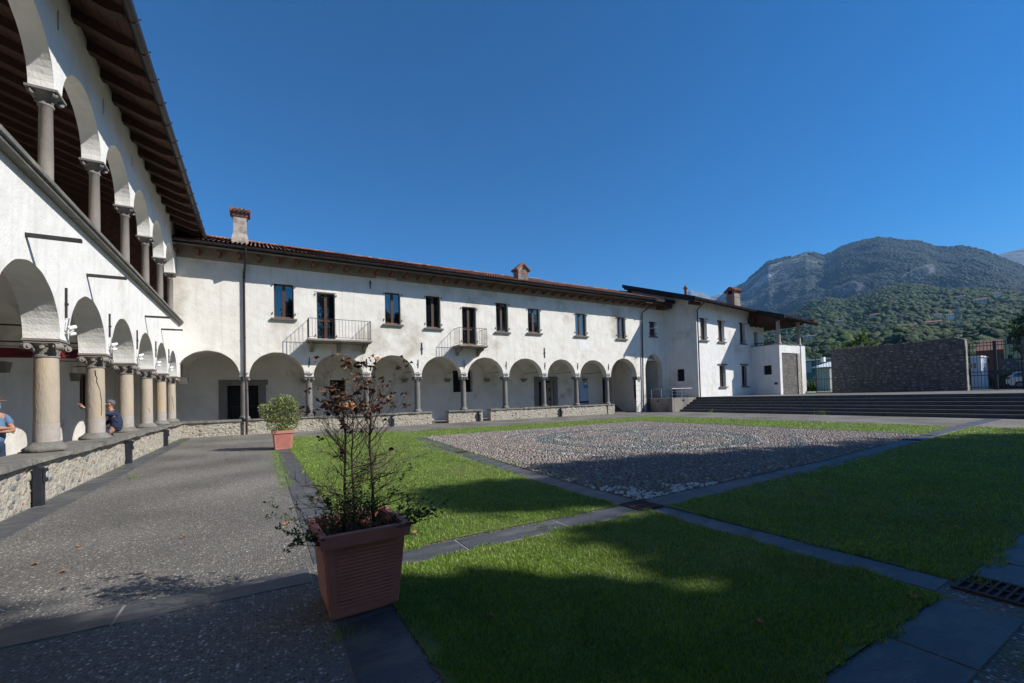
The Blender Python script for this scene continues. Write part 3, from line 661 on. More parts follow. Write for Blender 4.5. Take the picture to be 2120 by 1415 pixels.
# spouts / iron bars
for (ya, yb, za, zb) in ((-15.69, -13.9, 4.42, 4.86), (-12.78, -11.3, 4.5, 4.85), (-7.11, -5.6, 4.56, 4.86), (-4.31, -2.9, 4.54, 4.8)):
    pass
for yy, zz in ((-15.69, 4.42), (-12.78, 4.50), (-7.11, 4.56), (-4.31, 4.54)):
    g = G(); g.box((-.06, yy - .035, zz - .03), (.62, yy + .035, zz + .03)); g.build('iron_spout', M['iron'], LW)
# roof: slab of planks on rafters, tiles above, gutter
for i in range(40):
    y = 2.4 - i * .98
    g = G(); x0, x1 = .88, -5.9
    g.prism([(x0, y - .10, roof_left(x0) - .16), (x0 - .25, y - .10, roof_left(x0 - .25) - .24), (x1, y - .10, roof_left(x1) - .24), (x1, y - .10, roof_left(x1)), (x0, y - .10, roof_left(x0))], (0, .20, 0)); g.build('rafter', M['beam'], LW)
for j in range(23):
    xa = .98 - j * .30; g = G(); g.prism([(xa, -37, roof_left(xa) + .002), (xa - .285, -37, roof_left(xa - .285) + .002), (xa - .285, -37, roof_left(xa - .285) + .03), (xa, -37, roof_left(xa) + .03)], (0, 39.6, 0)); g.build('roof_plank', M['plank'], LW)
g = G(); g.prism([(1.02, -37, roof_left(1.02) + .035), (-5.9, -37, roof_left(-5.9) + .035), (-5.9, -37, roof_left(-5.9) + .13), (1.02, -37, roof_left(1.02) + .12)], (0, 39.65, 0))
g.prism([(-5.9, -37, roof_left(-5.9) + .035), (-10.5, -37, 9.6), (-10.5, -37, 9.7), (-5.9, -37, roof_left(-5.9) + .13)], (0, 39.65, 0)); g.build('roof', M['tile'], LW)
def gutter(parent, p0, p1, r_=.085, out=(1, 0, 0), bracket=.98, mm='gutter'):
    p0 = Vector(p0); p1 = Vector(p1); o = Vector(out); n = 9; g = G(); prof = []
    for i in range(n + 1):
        a = math.pi * i / n; prof.append(o * (-math.cos(a) * r_) + Vector((0, 0, -math.sin(a) * r_)))
    prof2 = [q * .9 for q in prof]
    L_ = prof + prof2[::-1]; g.prism([p0 + q for q in L_], p1 - p0)
    gt = g.build('gutter', M[mm], parent, False)
    d = (p1 - p0); k = int(d.length / bracket); t = d.normalized() * .012; g = G()
    for i in range(1, k + 1):
        c = p0 + d * ((i - .5) / k); bp_ = [c + q * 1.08 for q in prof]
        g.tube(bp_, .011, 5); g.tube([c + o * r_ * 1.05, c + o * (r_ * 1.05 + .03) + Vector((0, 0, .035))], .016, 6)
    g.build('gutter_bracket', M['iron'], gt); return gt
g = G(); g.box((.91, -37, 9.60), (.94, 2.4, roof_left(.94) + .03)); g.build('fascia', M['fascia'], LW)  # board added behind the gutter, blocks sun leaking under the deck
gutter(LW, (1.01, -37, 9.66), (1.01, 1.9, 9.66), .095, (1, 0, 0), .95)
g = G(); g.tube([(1.01, .6, 9.56), (1.01, .6, 9.35), (.9, .75, 9.0), (.9, .95, 8.6)], .045, 8); g.build('downspout', M['steel'], LW)
g = G(); g.prism([(1.06, 2.45, 9.66), (-3.7, 2.45, 11.36), (-3.7, 2.45, 11.46), (1.06, 2.45, 9.78)], (0, .2, 0)); g.build('verge', M['tile'], LW)
# barred dark window in the gallery rear wall, seen between the columns
g = G(); g.box((-3.0, 5.0, 1.75), (-2.96, 6.4, 3.1))
wl = window(LW, lambda u, d, z: (-3.0 - d, u, z), -1.9, -.9, 1.55, 2.95, -.06, False, leaves=2, hinges=False, bars=False)

# ================= BACK WING =================
BW = empty('arcaded_wing', label='long white two storey wing across the back with ground floor arcade and iron balconies', cat='building')
TB = lambda u, d, z: (u, d, z)
BX = [-.25, 2.57, 5.56, 8.585, 11.589, 14.65, 17.742, 20.927, 23.906, 26.983]
arB = [((a + b) / 2, (b - a) / 2 - .21, 2.92, 1.27) for a, b in zip(BX[:-1], BX[1:])] ; arB[0] = (1.09, 1.30, 2.92, 1.27)
arB += [(28.62, 1.42, 2.93, 1.46)]
g = G(); arch_band(g, TB, -.25, 30.18, 5.0, .5, arB, 2.92)
H = [(3.93, 4.86, 5.98, 7.82), (5.98, 6.91, 4.92, 7.53), (9.66, 10.58, 6.02, 7.92), (12.16, 13.11, 5.93, 7.96), (14.57, 15.57, 4.98, 7.46), (17.06, 17.99, 5.94, 7.95), (19.59, 20.62, 6.01, 7.77), (23.79, 24.87, 6.0, 7.73), (27.99, 28.94, 5.96, 7.73), (31.72, 32.43, 6.33, 7.6)]
Hh = [(h[0], h[1], max(h[2], 5.0), h[3]) for h in H]
arch_band(g, TB, 30.18, 34.3, 5.0, .5, [(32.08, 1.04, 3.35, 1.5)], 1.12)
grid_wall(g, TB, -.25, 34.3, 5.0, 9.58, .5, Hh, caps=False)
g.quad((30.18, 0, 0), (31.04, 0, 0), (31.04, 0, 1.12), (30.18, 0, 1.12)); g.quad((30.18, 0, 0), (30.18, .5, 0), (30.18, .5, 2.93), (30.18, 0, 2.93)); g.quad((31.04, 0, 0), (31.04, .5, 0), (31.04, .5, 3.35), (31.04, 0, 3.35))
g.build('front_wall', M['plaster_back'], BW)
g = G()
for a, b in zip(BX[:-1], BX[1:]): vault(g, TB, a, b, .5, 3.0, 2.92, 1.28)
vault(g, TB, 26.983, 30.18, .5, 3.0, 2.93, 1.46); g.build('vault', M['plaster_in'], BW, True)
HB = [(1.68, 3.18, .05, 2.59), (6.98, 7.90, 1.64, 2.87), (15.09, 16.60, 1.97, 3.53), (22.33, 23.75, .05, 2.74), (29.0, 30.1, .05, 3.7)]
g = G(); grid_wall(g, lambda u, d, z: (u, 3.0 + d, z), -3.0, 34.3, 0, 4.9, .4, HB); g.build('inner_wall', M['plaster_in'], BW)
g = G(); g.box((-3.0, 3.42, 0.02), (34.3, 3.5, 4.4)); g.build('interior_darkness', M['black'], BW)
g = G(); g.box((-.25, .56, 4.32), (34.3, 3.4, 4.5)); g.build('ceiling_slab', M['plaster_in'], BW)
g = G(); g.box((-.6, .55, .004), (31.0, 2.99, .06)); g.build('arcade_floor', M['coping'], BW)
g = G(); g.box((30.3, .5, .0), (30.5, 3, 4.3)); g.build('side_wall', M['plaster_in'], BW)
g = G(); g.box((31.3, .3, .004), (34.4, 6.0, 1.115)); g.build('raised_floor', M['concrete'], BW)
g = G(); g.box((33.2, .55, 1.12), (33.4, 6.0, 4.9)); g.box((31.0, 5.0, 1.12), (33.2, 5.2, 4.9)); g.build('passage_wall', M['plaster_in'], BW)
# steps inside last bay
g = G(); 
for i in range(4): g.box((28.3, 2.0 + i * .28, .06 + .0), (30.25, 2.28 + i * .28, .2 + i * .16))
g.build('inner_steps', M['coping'], BW)
def stone_frame(parent, u0, u1, z0, z1, w, y, m='greystone', lug=False):
    g = G(); g.box((u0 - w, y - .05, z0), (u0, y + .10, z1)); g.box((u1, y - .05, z0), (u1 + w, y + .10, z1)); g.box((u0 - w - (.0), y - .055, z1 + .003), (u1 + w + (.10 if lug else 0), y + .10, z1 + w * .8)); 
    return g.build('door_surround', M[m], parent, bevel=.02)
stone_frame(BW, 1.68, 3.18, .05, 2.59, .38, 3.0, lug=True); stone_frame(BW, 22.33, 23.75, .05, 2.74, .42, 3.0, 'greystone')
g = G(); g.box((6.98 - .12, 2.97, 1.5), (6.98, 2.999, 3.0)); g.box((7.9, 2.97, 1.5), (8.02, 2.999, 3.0)); g.box((6.98, 2.97, 2.87), (7.9, 2.999, 3.0)); g.box((6.98, 2.97, 1.5), (7.9, 2.999, 1.64)); g.build('window_surround', M['plaster'], BW)
g = G()
for i in range(8): x_ = 1.75 + i * .19; g.box((x_, 3.10, .1), (x_ + .025, 3.13, 1.4))
g.box((1.68, 3.09, 1.38), (3.18, 3.14, 1.43)); g.build('iron_gate', M['iron'], BW)
g = G(); g.tube([(7.2, 2.85, 2.62), (7.85, 2.9, 2.28)], .014, 6); g.build('rod', M['steel'], BW)
g = G(); g.box((23.3, 3.22, .1), (23.72, 3.30, 2.6)); g.build('door_leaf', M['concrete'], BW)
g = G(); g.box((23.42, 3.19, 1.9), (23.6, 3.215, 2.15)); g.box((23.42, 3.19, 1.15), (23.6, 3.215, 1.4)); g.build('door_plate', M['iron'], BW)
g = G(); g.box((15.7, 3.2, 2.0), (15.78, 3.26, 3.5)); g.build('pane_bar', M['winwood'], BW)
# pale ashlar facing on the pier of the last bay
for r_ in range(6):
    for (a, b) in ((29.18, 29.58), (29.62, 30.02)):
        g = G(); z0 = .02 + r_ * .44; g.box((a - 0 + .72, -.012, z0), (b + .72 - .0, .0 - .001, z0 + .42)); g.build('facing_block', M['plaster'], BW)
g = G(); g.box((30.02, -.05, 2.70), (30.42, .5, 2.92)); g.box((30.1, -.02, 2.5), (30.36, .45, 2.6995)); g.build('impost', M['coping'], BW)
for x in BX[1:]:
    c = empty('column', parent=BW)
    g = G(); g.lathe([(.25, 0), (.26, .04), (.24, .10), (.195, .14), (.18, .18)], (x, .25, .775), 18); g.build('base', M['greystone'], c, True)
    g = G(); g.lathe([(.172, 0), (.172, .7), (.155, 1.66)], (x, .25, .955), 22); g.build('shaft', M['greystone'], c, True)
    g = G(); volute_capital(g, (x, .25, 2.918), .145, .225, .30); g.box((x - .24, .49, 2.74), (x + .24, .5 + .001, 2.917)); g.build('capital', M['greystone'], c)
    g = G(); g.tube([(x, -.02, 3.45), (x + rnd.uniform(-.03, .03), -.03, 3.95)], .018, 6); g.box((x - .03, -.05, 3.66), (x + .03, -.004, 3.72)); g.build('anchor_bar', M['iron'], BW)
    g = G(); g.tube([(x - .02, .5, 3.30), (x - .02, 2.99, 3.30)], .016, 6); g.build('tie_rod', M['iron'], BW)
    g = G(); g.prism([(x - .26, 2.995, 2.93), (x + .26, 2.995, 2.93), (x + .09, 2.995, 2.68), (x - .09, 2.995, 2.68)], (0, -.22, 0)); g.build('corbel', M['brownstone'], BW)
g = G(); g.prism([(.15, 1.0, 2.93), (.15, 1.5, 2.93), (.15, 1.35, 2.6), (.15, 1.15, 2.6)], (-.35, 0, 0)); g.build('corbel', M['brownstone'], BW)
for x, z in ((11.85, 4.28), (20.92, 4.27), (8.83, 8.0)):
    g = G(); g.box((x - .025, -.04, z), (x + .025, -.003, z + (.72 if z < 5 else .5))); g.box((x - .05, -.055, z + .3), (x + .05, -.041, z + .4)); g.build('wall_tie', M['iron'], BW)
for i, h in enumerate(H):
    door = i in (1, 4)
    window(BW, TB, h[0], h[1], h[2] if door else h[2], h[3], .19, sill=not door, arched=(i in (0, 9)), transom=(6.02 if door else None), leaves=2)
# fine lintel moulding, patches
for (a, b, c) in ((5.9, 7.0, 7.56), (23.7, 24.95, 7.78), (27.9, 29.0, 7.76), (17.0, 18.05, 7.98)):
    g = G(); g.box((a, -.03, c), (b, -.001, c + .035)); g.build('lintel_moulding', M['plaster_back'], BW)
g = G()
for a, b in ((-.2, 9.1), (10.45, 34.0)): g.box((a, -.028, 8.58), (b, -.001, 8.63))
g.box((9.12, -.05, 8.52), (10.44, -.001, 8.66)); g.box((9.2, -.04, 8.7), (10.36, -.001, 8.76)); g.build('cornice_moulding', M['plaster_back'], BW)
M['plaster_tan'] = mat('tan_band_plaster', (.36, .31, .25), (.30, .26, .21), 3, .95, .3, 20)
g = G(); g.box((-.2, -.014, 8.635), (34.0, -.001, 9.24)); g.build('eaves_band', M['plaster_tan'], BW)
g = G(); pp = [(24.1 + 1.45 * (i / 11), 4.92 + rnd.uniform(-.05, .05)) for i in range(12)] + [(25.58 - 1.45 * (i / 11), 5.68 + rnd.uniform(-.06, .06)) for i in range(12)]
g.prism([(a, -.009, b) for a, b in pp], (0, .008, 0)); g.build('plaster_patch', M['plaster'], BW)
# roof
SB = .35
def rz(y): return 9.24 + (y + 1.05) * SB
for i in range(41):
    x = -.1 + i * .84
    g = G(); g.prism([(x - .06, -1.0, rz(-1.0) - .16), (x - .06, .25, rz(.25) - .17), (x - .06, .25, rz(.25) - .02), (x - .06, -1.0, rz(-1.0) - .02)], (.12, 0, 0)); g.build('rafter', M['rafter_red'], BW)
    g = G(); g.prism([(x - .065, -.80, 8.86), (x - .065, -.72, 8.80), (x - .065, -.016, 8.80), (x - .065, -.016, 8.99), (x - .065, -.80, 8.99)], (.13, 0, 0)); g.build('corbel_beam', M['rafter_red'], BW)
g = G(); g.prism([(-.25, -1.04, rz(-1.04) - .018), (-.25, 4.3, rz(4.3) - .018), (-.25, 4.3, rz(4.3) + .03), (-.25, -1.04, rz(-1.04) + .03)], (33.75, 0, 0))
g.prism([(-.25, 4.3, rz(4.3) - .018), (-.25, 9.6, 9.2), (-.25, 9.6, 9.25), (-.25, 4.3, rz(4.3) + .03)], (33.75, 0, 0)); g.build('roof_deck', M['plank'], BW)
def tiles(parent, x0, x1, ya, yb, zf, pitch=.2, rows=14, mm='tile', n=6, name='roof_tiles', down=True):
    Vs, Fs = [], []; base = 0; x = x0
    L_ = (yb - ya) / rows
    while x < x1:
        j = rnd.uniform(-.012, .012)
        for r_ in range(rows):
            y0 = ya + r_ * L_ - .03; y1 = y0 + L_ + .06; ra = pitch * .40; rb = pitch * .33; zo = rnd.uniform(0, .012); jx = rnd.uniform(-.008, .008)
            for (yy, rr_, zz) in ((y0, ra, .045), (y1, rb, .018)):
                for k in range(n + 1):
                    a = math.pi * k / n; Vs.append((x + j + jx + math.cos(a) * rr_, yy, zf(yy) + zz + zo + math.sin(a) * rr_ * .75))
            for k in range(n): Fs.append((base + k, base + k + 1, base + n + 2 + k, base + n + 1 + k))
            base += 2 * (n + 1)
        # concave channel
        Vs += [(x + pitch * .2, ya - .05, zf(ya) + .05), (x + pitch * .8, ya - .05, zf(ya) + .05), (x + pitch * .8, yb, zf(yb) + .045), (x + pitch * .2, yb, zf(yb) + .045)]; Fs.append((base, base + 1, base + 2, base + 3)); base += 4
        x += pitch
    o = npmesh(name, np.array(Vs), np.array(Fs), M[mm], parent, False); o['kind'] = 'stuff'; return o
tiles(BW, -.2, 33.4, -1.08, 4.3, rz, .19, 15)
g = G()
x = -.2
while x < 33.3:
    g.tube([(x, 4.3, rz(4.3) + .06), (x + .36, 4.3, rz(4.3) + .075)], [.1, .085], 10); x += .34
g.build('ridge_tiles', M['tile'], BW)['kind'] = 'stuff'
g = G(); g.box((-.25, -1.045, 9.02), (31.39, -1.02, 9.235)); g.build('fascia', M['fascia'], BW)  # added to close the slot behind the gutter against a strip of sunlight
gutter(BW, (-.3, -1.12, 9.17), (31.35, -1.12, 9.17), .075, (0, -1, 0), .84)
g = G(); g.prism([(31.4, -1.17, 9.03), (31.4, -1.12, 9.26), (31.4, -1.02, 9.26), (31.4, -1.02, 9.03)], (2.2, 0, 0)); g.prism([(33.5, -1.17, rz(-1.17) - .2), (33.5, 4.3, rz(4.3) - .2), (33.5, 4.3, rz(4.3) + .09), (33.5, -1.17, rz(-1.17) + .09)], (.07, 0, 0)); g.build('verge_board', M['fascia'], BW)
g = G(); g.box((30.3, -1.0, 8.86), (33.45, -.85, 9.02)); g.box((32.6, -.99, 8.62), (33.4, .2, 8.84)); g.build('purlin', M['beam'], BW)
g = G(); g.tube([(2.72, -1.12, 9.12), (2.72, -1.1, 8.9), (2.66, -.35, 8.45), (2.61, -.10, 8.1), (2.61, -.10, 5.1), (2.61, -.10, 2.9), (2.66, -.16, 2.6), (2.66, -.16, .02)], .052, 10); ds = g.build('downspout', M['gutter'], BW, True)
g = G()
for z in (7.9, 4.85, 2.2): g.tube([(2.61 if z > 2.5 else 2.66, -.10 if z > 2.5 else -.16, z), (2.61 if z > 2.5 else 2.66, -.10 if z > 2.5 else -.16, z + .05)], .064, 10)
g.build('pipe_clip', M['iron'], ds)
g = G(); g.tube([(31.3, -1.12, 9.1), (31.3, -1.1, 8.95), (30.78, -.14, 8.25), (30.76, -.10, 8.0), (30.60, -.10, 1.3), (30.58, -.10, .02)], .052, 10); g.build('downspout', M['gutter'], BW, True)
# balconies
def balcony(x0, x1, nb=3):
    b = empty('balcony', parent=BW); yo = -.97; zt = 4.86
    g = G(); g.box((x0 - .07, yo - .05, zt - .10), (x1 + .07, -.002, zt)); g.box((x0 - .02, yo, zt - .15), (x1 + .02, -.003, zt - .1005)); g.build('slab', M['concrete'], b, bevel=.01)
    for i in range(nb):
        x = x0 + .2 + (x1 - x0 - .4) * i / (nb - 1); g = G()
        g.prism([(x - .09, -.002, zt - .152), (x - .09, -.8, zt - .152), (x - .09, -.8, zt - .28), (x - .09, -.6, zt - .34), (x - .09, -.3, zt - .40), (x - .09, -.002, zt - .62)], (.18, 0, 0)); g.build('bracket', M['brownstone'], b, bevel=.015)
    r_ = empty('railing', parent=BW)
    g = G(); zr = 5.93; tr = .014
    c = [(x0, -.01, zr), (x0, yo, zr), (x1, yo, zr), (x1, -.01, zr)]
    for q in range(3): g.tube([c[q], c[q + 1]], tr, 6); g.tube([(c[q][0], c[q][1], zt + .1), (c[q + 1][0], c[q + 1][1], zt + .1)], .010, 6)
    for x in (x0, x1): g.tube([(x, yo, zt), (x, yo, zr)], .016, 6)
    g.build('rail', M['iron'], r_)
    n = round((x1 - x0) / .165); 
    for i in range(1, n): g = G(); x = x0 + (x1 - x0) * i / n; g.tube([(x, yo, zt + .1), (x, yo, zr)], .0085, 5); g.build('baluster', M['iron'], r_)
    for x in (x0, x1):
        for i in range(1, 6): g = G(); y = yo + (-.01 - yo) * i / 6; g.tube([(x, y, zt + .1), (x, y, zr)], .0085, 5); g.build('baluster', M['iron'], r_)
balcony(5.48, 8.61); balcony(13.94, 15.82, 2)
# parapet sections of the back arcade
for (a, b, n_) in ((-.0, 12.42, 45), (13.50, 15.90, 20), (16.48, 26.9, 40), (26.75, 27.45, 8)):
    T_ = TB if a < 26.7 or a > 26.8 else (lambda u, d, z: (u, d - .06, z))
    w, pl = rubble_wall(BW, T_, a, b, 0, .69, .5, 0, dens=16, size=(.03, .12)); stones_on(w, T_, pl, n_, .16, .04)
    coping_run(w, T_, a - .0, b, .69, .775, -.07, .55, mm='coping')
# chimneys
M['chimney_render'] = mat('chimney_render', (.46, .41, .35), (.33, .29, .25), 5, .95, .6, 18, c3=(.24, .20, .17), s3=2.5, t3=(.5, .62))
def chimney(parent, x, y, z0, z1, w, d, m='plaster_back', cap='row'):
    c = empty('chimney', parent=parent); g = G()
    g.prism([(x - w / 2 - .1, y - d / 2 - .1, z0), (x + w / 2 + .1, y - d / 2 - .1, z0), (x + w / 2 + .1, y + d / 2 + .1, z0), (x - w / 2 - .1, y + d / 2 + .1, z0)], (0, 0, .001))
    a = [(x - w / 2 - .09, x + w / 2 + .09, z0), (x - w / 2 - .07, x + w / 2 + .07, z0 + .35), (x - w / 2, x + w / 2, z0 + .62), (x - w / 2, x + w / 2, z1)]
    for (l0, r0, q0), (l1, r1, q1) in zip(a[:-1], a[1:]):
        e0 = (r0 - l0 - w) / 2; e1 = (r1 - l1 - w) / 2; y0, y1 = y - d / 2, y + d / 2
        v = [(l0, y0 - e0, q0), (r0, y0 - e0, q0), (r0, y1 + e0, q0), (l0, y1 + e0, q0), (l1, y0 - e1, q1), (r1, y0 - e1, q1), (r1, y1 + e1, q1), (l1, y1 + e1, q1)]
        g.add(v, [(0, 1, 5, 4), (1, 2, 6, 5), (2, 3, 7, 6), (3, 0, 4, 7)])
    g.quad((x - w / 2, y - d / 2, z1), (x + w / 2, y - d / 2, z1), (x + w / 2, y + d / 2, z1), (x - w / 2, y + d / 2, z1)); g.build('stack', M[m], c)
    return c
c = chimney(BW, 2.45, .75, 9.75, 11.22, .58, .6, 'chimney_render')
g = G(); g.box((2.45 - .34, .75 - .36, 11.22), (2.45 + .34, .75 + .36, 11.30)); g.box((2.45 - .31, .75 - .33, 11.301), (2.45 + .31, .75 + .33, 11.42)); g.build('collar', M['tile'], c)
g = G()
for i in range(5):
    x = 2.45 - .38 + i * .19
    for dz, yy in ((0, -1),):
        g.tube([(x, .75 - .52, 11.47), (x, .75, 11.64)], [.088, .08], 8); g.tube([(x, .75, 11.64), (x, .75 + .52, 11.47)], [.08, .088], 8)
g.tube([(2.45 - .48, .75, 11.67), (2.45 + .48, .75, 11.67)], .08, 10); g.build('cap_tiles', M['tile'], c)
c = empty('chimney', parent=BW)
g = G(); cx_, cy_ = 19.9, 1.3; g.box((cx_ - .42, cy_ - .35, 9.9), (cx_ + .42, cy_ + .35, 10.72)); g.build('stack', M['concrete'], c)
g = G(); g.prism([(cx_ - .42, cy_ - .352, 10.72), (cx_ + .42, cy_ - .352, 10.72), (cx_, cy_ - .352, 11.12)], (0, .70, 0)); g.build('gable', M['plaster_tan'], c)
g = G(); g.prism([(cx_ - .13, cy_ - .365, 10.76), (cx_ + .13, cy_ - .365, 10.76), (cx_, cy_ - .365, 10.98)], (0, .012, 0)); g.build('smoke_hole', M['black'], c)
g = G(); g.box((cx_ - .43, cy_ - .36, 10.50), (cx_ + .43, cy_ + .36, 10.56)); g.build('brick_band', M['brick'], c)
g = G()
for i in range(4):
    y = cy_ - .38 + i * .22; g.tube([(cx_ - .58, y, 10.70), (cx_, y, 11.2)], [.1, .09], 8); g.tube([(cx_, y, 11.2), (cx_ + .58, y, 10.70)], [.09, .1], 8)
g.build('cap_tiles', M['tile'], c)
# snow guard / skylight seen over the ridge
g = G(); g.box((22.0, 3.9, 11.0), (23.6, 4.5, 11.26)); g.build('skylight', M['bollard'], BW, bevel=.06)
# ================= TERRACE, STEPS, RAMP =================
sheet('terrace', 34.3, -34, 52, 9, 1.12, M['walk'], 'raised terrace paved with grey aggregate above the steps')
sheet('road', 50.2, -60, 400, 300, 1.08, M['asphalt'], 'asphalt yard and road beyond the boundary wall')
g = G(); g.quad((60, -3, 1.09), (140, -3, 1.09), (140, 60, 1.09), (60, 60, 1.09)); tag(g.build('verge_grass', M['grassdry'] and mat('verge', (.16, .22, .05), (.22, .25, .08), .5, .95), None), 'grass verge beside the road behind the small gate', None, None, 'structure')
st = empty('terrace_steps', label='six long dark stone steps rising to the terrace on the right', kind='structure')
for i in range(6):
    y = -34.0
    x0 = 32.3 + .4 * i; z1 = .187 * (i + 1)
    while y < -2.4 - .01:
        L_ = rnd.uniform(2.2, 3.2); y2 = min(y + L_, -2.38)
        if -2.38 - y2 < .7: y2 = -2.38
        g = G(); o_ = rnd.uniform(-.006, .006); g.box((x0 + o_, y + .004, z1 - .187 + .001), (x0 + .42 if i < 5 else x0 + .6, y2 - .004, z1 + rnd.uniform(-.002, .002) + (.003 if i == 5 else 0)))
        g.build('step', M['step'], st, bevel=.008); y = y2
rw = empty('ramp_wall', label='stained concrete ramp wall beside the left end of the steps', cat='wall')
g = G(); g.box((31.36, -2.36, .0), (31.62, -.14, 1.115)); g.build('side_slab', M['concrete'], rw, bevel=.01)
g = G(); g.prism([(31.62, -2.37, .0), (32.3, -2.37, .0), (34.3, -2.37, 1.0), (34.3, -2.37, 1.118), (31.62, -2.37, 1.118)], (0, .22, 0)); g.build('cheek_slab', M['concrete'], rw)
g = G(); g.box((31.62, -2.15, .0), (34.4, .0 - .003, 1.115)); g.build('platform', M['concrete'], rw)
for p in ((31.34, -.95, .86), ):
    g = G(); g.box((31.345, p[1] - .1, p[2] - .07), (31.358, p[1] + .1, p[2] + .07)); g.build('recessed_lamp', M['bollard'], rw)
g = G(); g.box((32.55, -2.385, .82), (32.8, -2.372, .97)); g.build('recessed_lamp', M['bollard'], rw)
rl = empty('ramp_railing', label='low grey steel railing along the top of the ramp wall', cat='railing')
g = G(); g.tube([(31.48, -.16, 1.86), (31.48, -2.26, 1.86)], .025, 8); g.tube([(31.48, -2.26, 1.86), (33.9, -2.26, 1.86)], .025, 8); g.build('top_rail', M['steel'], rl)
for z in (1.62, 1.38):
    g = G(); g.tube([(31.48, -.16, z), (31.48, -2.26, z)], .009, 6); g.tube([(31.48, -2.26, z), (33.9, -2.26, z)], .009, 6); g.build('cable', M['steel'], rl)
for x, y in ((31.48, -.18), (31.48, -1.22), (31.48, -2.26), (32.6, -2.26), (33.88, -2.26)):
    g = G(); g.box((x - .022, y - .022, 1.116), (x + .022, y + .022, 1.85)); g.build('post', M['steel'], rl)
bn = empty('litter_bin', (33.3, -.9, 1.118), 0, 'dark rounded bin standing behind the ramp railing', 'bin')
g = G(); g.lathe([(.21, 0), (.22, .05), (.22, .55), (.2, .60), (.16, .64), (.02, .66)], (0, 0, 0), 18); g.build('body', M['bollard'], bn, True); g = G(); g.lathe([(.228, .44), (.228, .47)], (0, 0, 0), 18); g.build('rim', M['iron'], bn)

# ================= HOUSE 2 =================
HS = empty('corner_house', label='white two storey house on the right with wooden roofed corner loggia', cat='building')
def zh(x, y): return 9.02 - .055 * (x - 33.7) + .351 * (y + 3.4)
TH = lambda u, d, z: (u, -2.4 + d, z)
HW = [(35.07, 35.92, 5.85, 7.77), (37.45, 38.3, 5.82, 7.72), (40.55, 41.33, 5.78, 7.71), (37.42, 38.27, 1.94, 3.77), (40.6, 41.38, 1.94, 3.8)]
g = G(); grid_wall(g, TH, 34.5, 42.4, 1.1, 8.3, .4, HW, caps=False); grid_wall(g, TH, 42.4, 44.3, 5.3, 8.3, .4, [(42.75, 43.3, 5.5, 6.95)])
g.prism([(34.5, -2.4, 8.3), (44.3, -2.4, 8.3), (44.3, -2.4, zh(44.3, -2.4) - .15), (34.5, -2.4, zh(34.5, -2.4) - .15)], (0, .4, 0)); g.build('front_wall', M['plaster'], HS)
g = G(); 
# west wall (slanting return) with small window
dv = Vector((33.5 - 34.5, 2.4, 0)); L_ = dv.length; dn = dv.normalized()
TW = lambda u, d, z: (34.5 + dn.x * u + (.92) * d * 1.0, -2.4 + dn.y * u + .38 * d, z)
grid_wall(g, TW, 0.0, L_, 0.0, 8.7, .3, [(1.05, 1.62, 2.48, 3.5)])
g.prism([(34.5, -2.4, 8.7), (33.5, 0, 8.7), (33.5, 0, zh(33.5, 0) - .1), (34.5, -2.4, zh(34.5, -2.4) - .1)], (.3, .1, 0))
g.prism([(33.5, .002, 8.7), (33.5, 4.1, 8.7), (33.5, 4.1, zh(33.5, 4.1) - .1), (33.5, .002, zh(33.5, 0) - .1)], (.3, 0, 0)); g.build('west_wall', M['plaster_back'], HS)
g = G(); g.quad(TW(1.05, .22, 2.48), TW(1.62, .22, 2.48), TW(1.62, .22, 3.5), TW(1.05, .22, 3.5)); wn = g.build('window', M['black'], HS)
g = G()
for i in range(1, 4): g.tube([TW(1.05 + .57 * i / 4, .10, 2.48), TW(1.05 + .57 * i / 4, .10, 3.5)], .011, 5)
g.build('grille', M['iron'], wn)
g = G(); g.box((44.0, -2.0, 1.1), (44.3, 5, 8.2)); g.box((34.5, 3.9, 8.0), (44.3, 4.1, 10.9)); g.build('rear_wall', M['plaster'], HS)
for i, h in enumerate(HW):
    window(HS, TH, h[0], h[1], h[2], h[3], .26, leaves=1 if i > 2 else 2, bars=i > 2, hinges=i < 3, name='window')
for h in HW[3:]:
    g = G(); g.box((h[0] - .22, -2.46, h[3] + .02), (h[1] + .22, -2.401, h[3] + .14)); g.build('lintel', M['sill'], HS)
g = G(); g.quad((42.75, -2.15, 5.5), (43.3, -2.15, 5.5), (43.3, -2.15, 6.95), (42.75, -2.15, 6.95)); g.build('door', M['winwood'], HS)
# loggia base
g = G(); TX = lambda u, d, z: (42.12 + d, u, z)
grid_wall(g, TX, -4.91, -2.402, 1.12, 5.50, .35, [(-4.2, -3.5, 2.9, 3.72)])
g.box((42.12 + .352, -4.91, 4.76), (46.2, -4.6, 5.50)); g.box((45.55, -4.97, 1.12), (46.25, -4.5, 5.42)); g.box((45.9, -4.5, 1.12), (46.2, -2.0, 5.4)); g.build('loggia_wall', M['plaster'], HS)
g = G(); g.quad((42.3, -4.2, 2.9), (42.3, -3.5, 2.9), (42.3, -3.5, 3.72), (42.3, -4.2, 3.72)); wn = g.build('window', M['black'], HS)
g = G()
for i in range(1, 5): g.tube([(42.2, -4.2 + .7 * i / 5, 2.9), (42.2, -4.2 + .7 * i / 5, 3.72)], .011, 5)
for i in range(1, 4): g.tube([(42.18, -4.2, 2.9 + .82 * i / 4), (42.18, -3.5, 2.9 + .82 * i / 4)], .009, 5)
g.build('grille', M['iron'], wn)
g = G(); g.box((42.10, -4.66, 2.0), (42.118, -4.38, 2.2)); g.build('vent', M['bollard'], HS)
TF = lambda u, d, z: (u, -4.86 + d, z)
w, pl = rubble_wall(HS, TF, 42.475, 45.0, 1.12, 4.755, .3, 0, 'stone_infill', 'wallmortar', dens=15, size=(.05, .13)); stones_on(w, TF, pl, 110, .2, .02, 'wallstone')
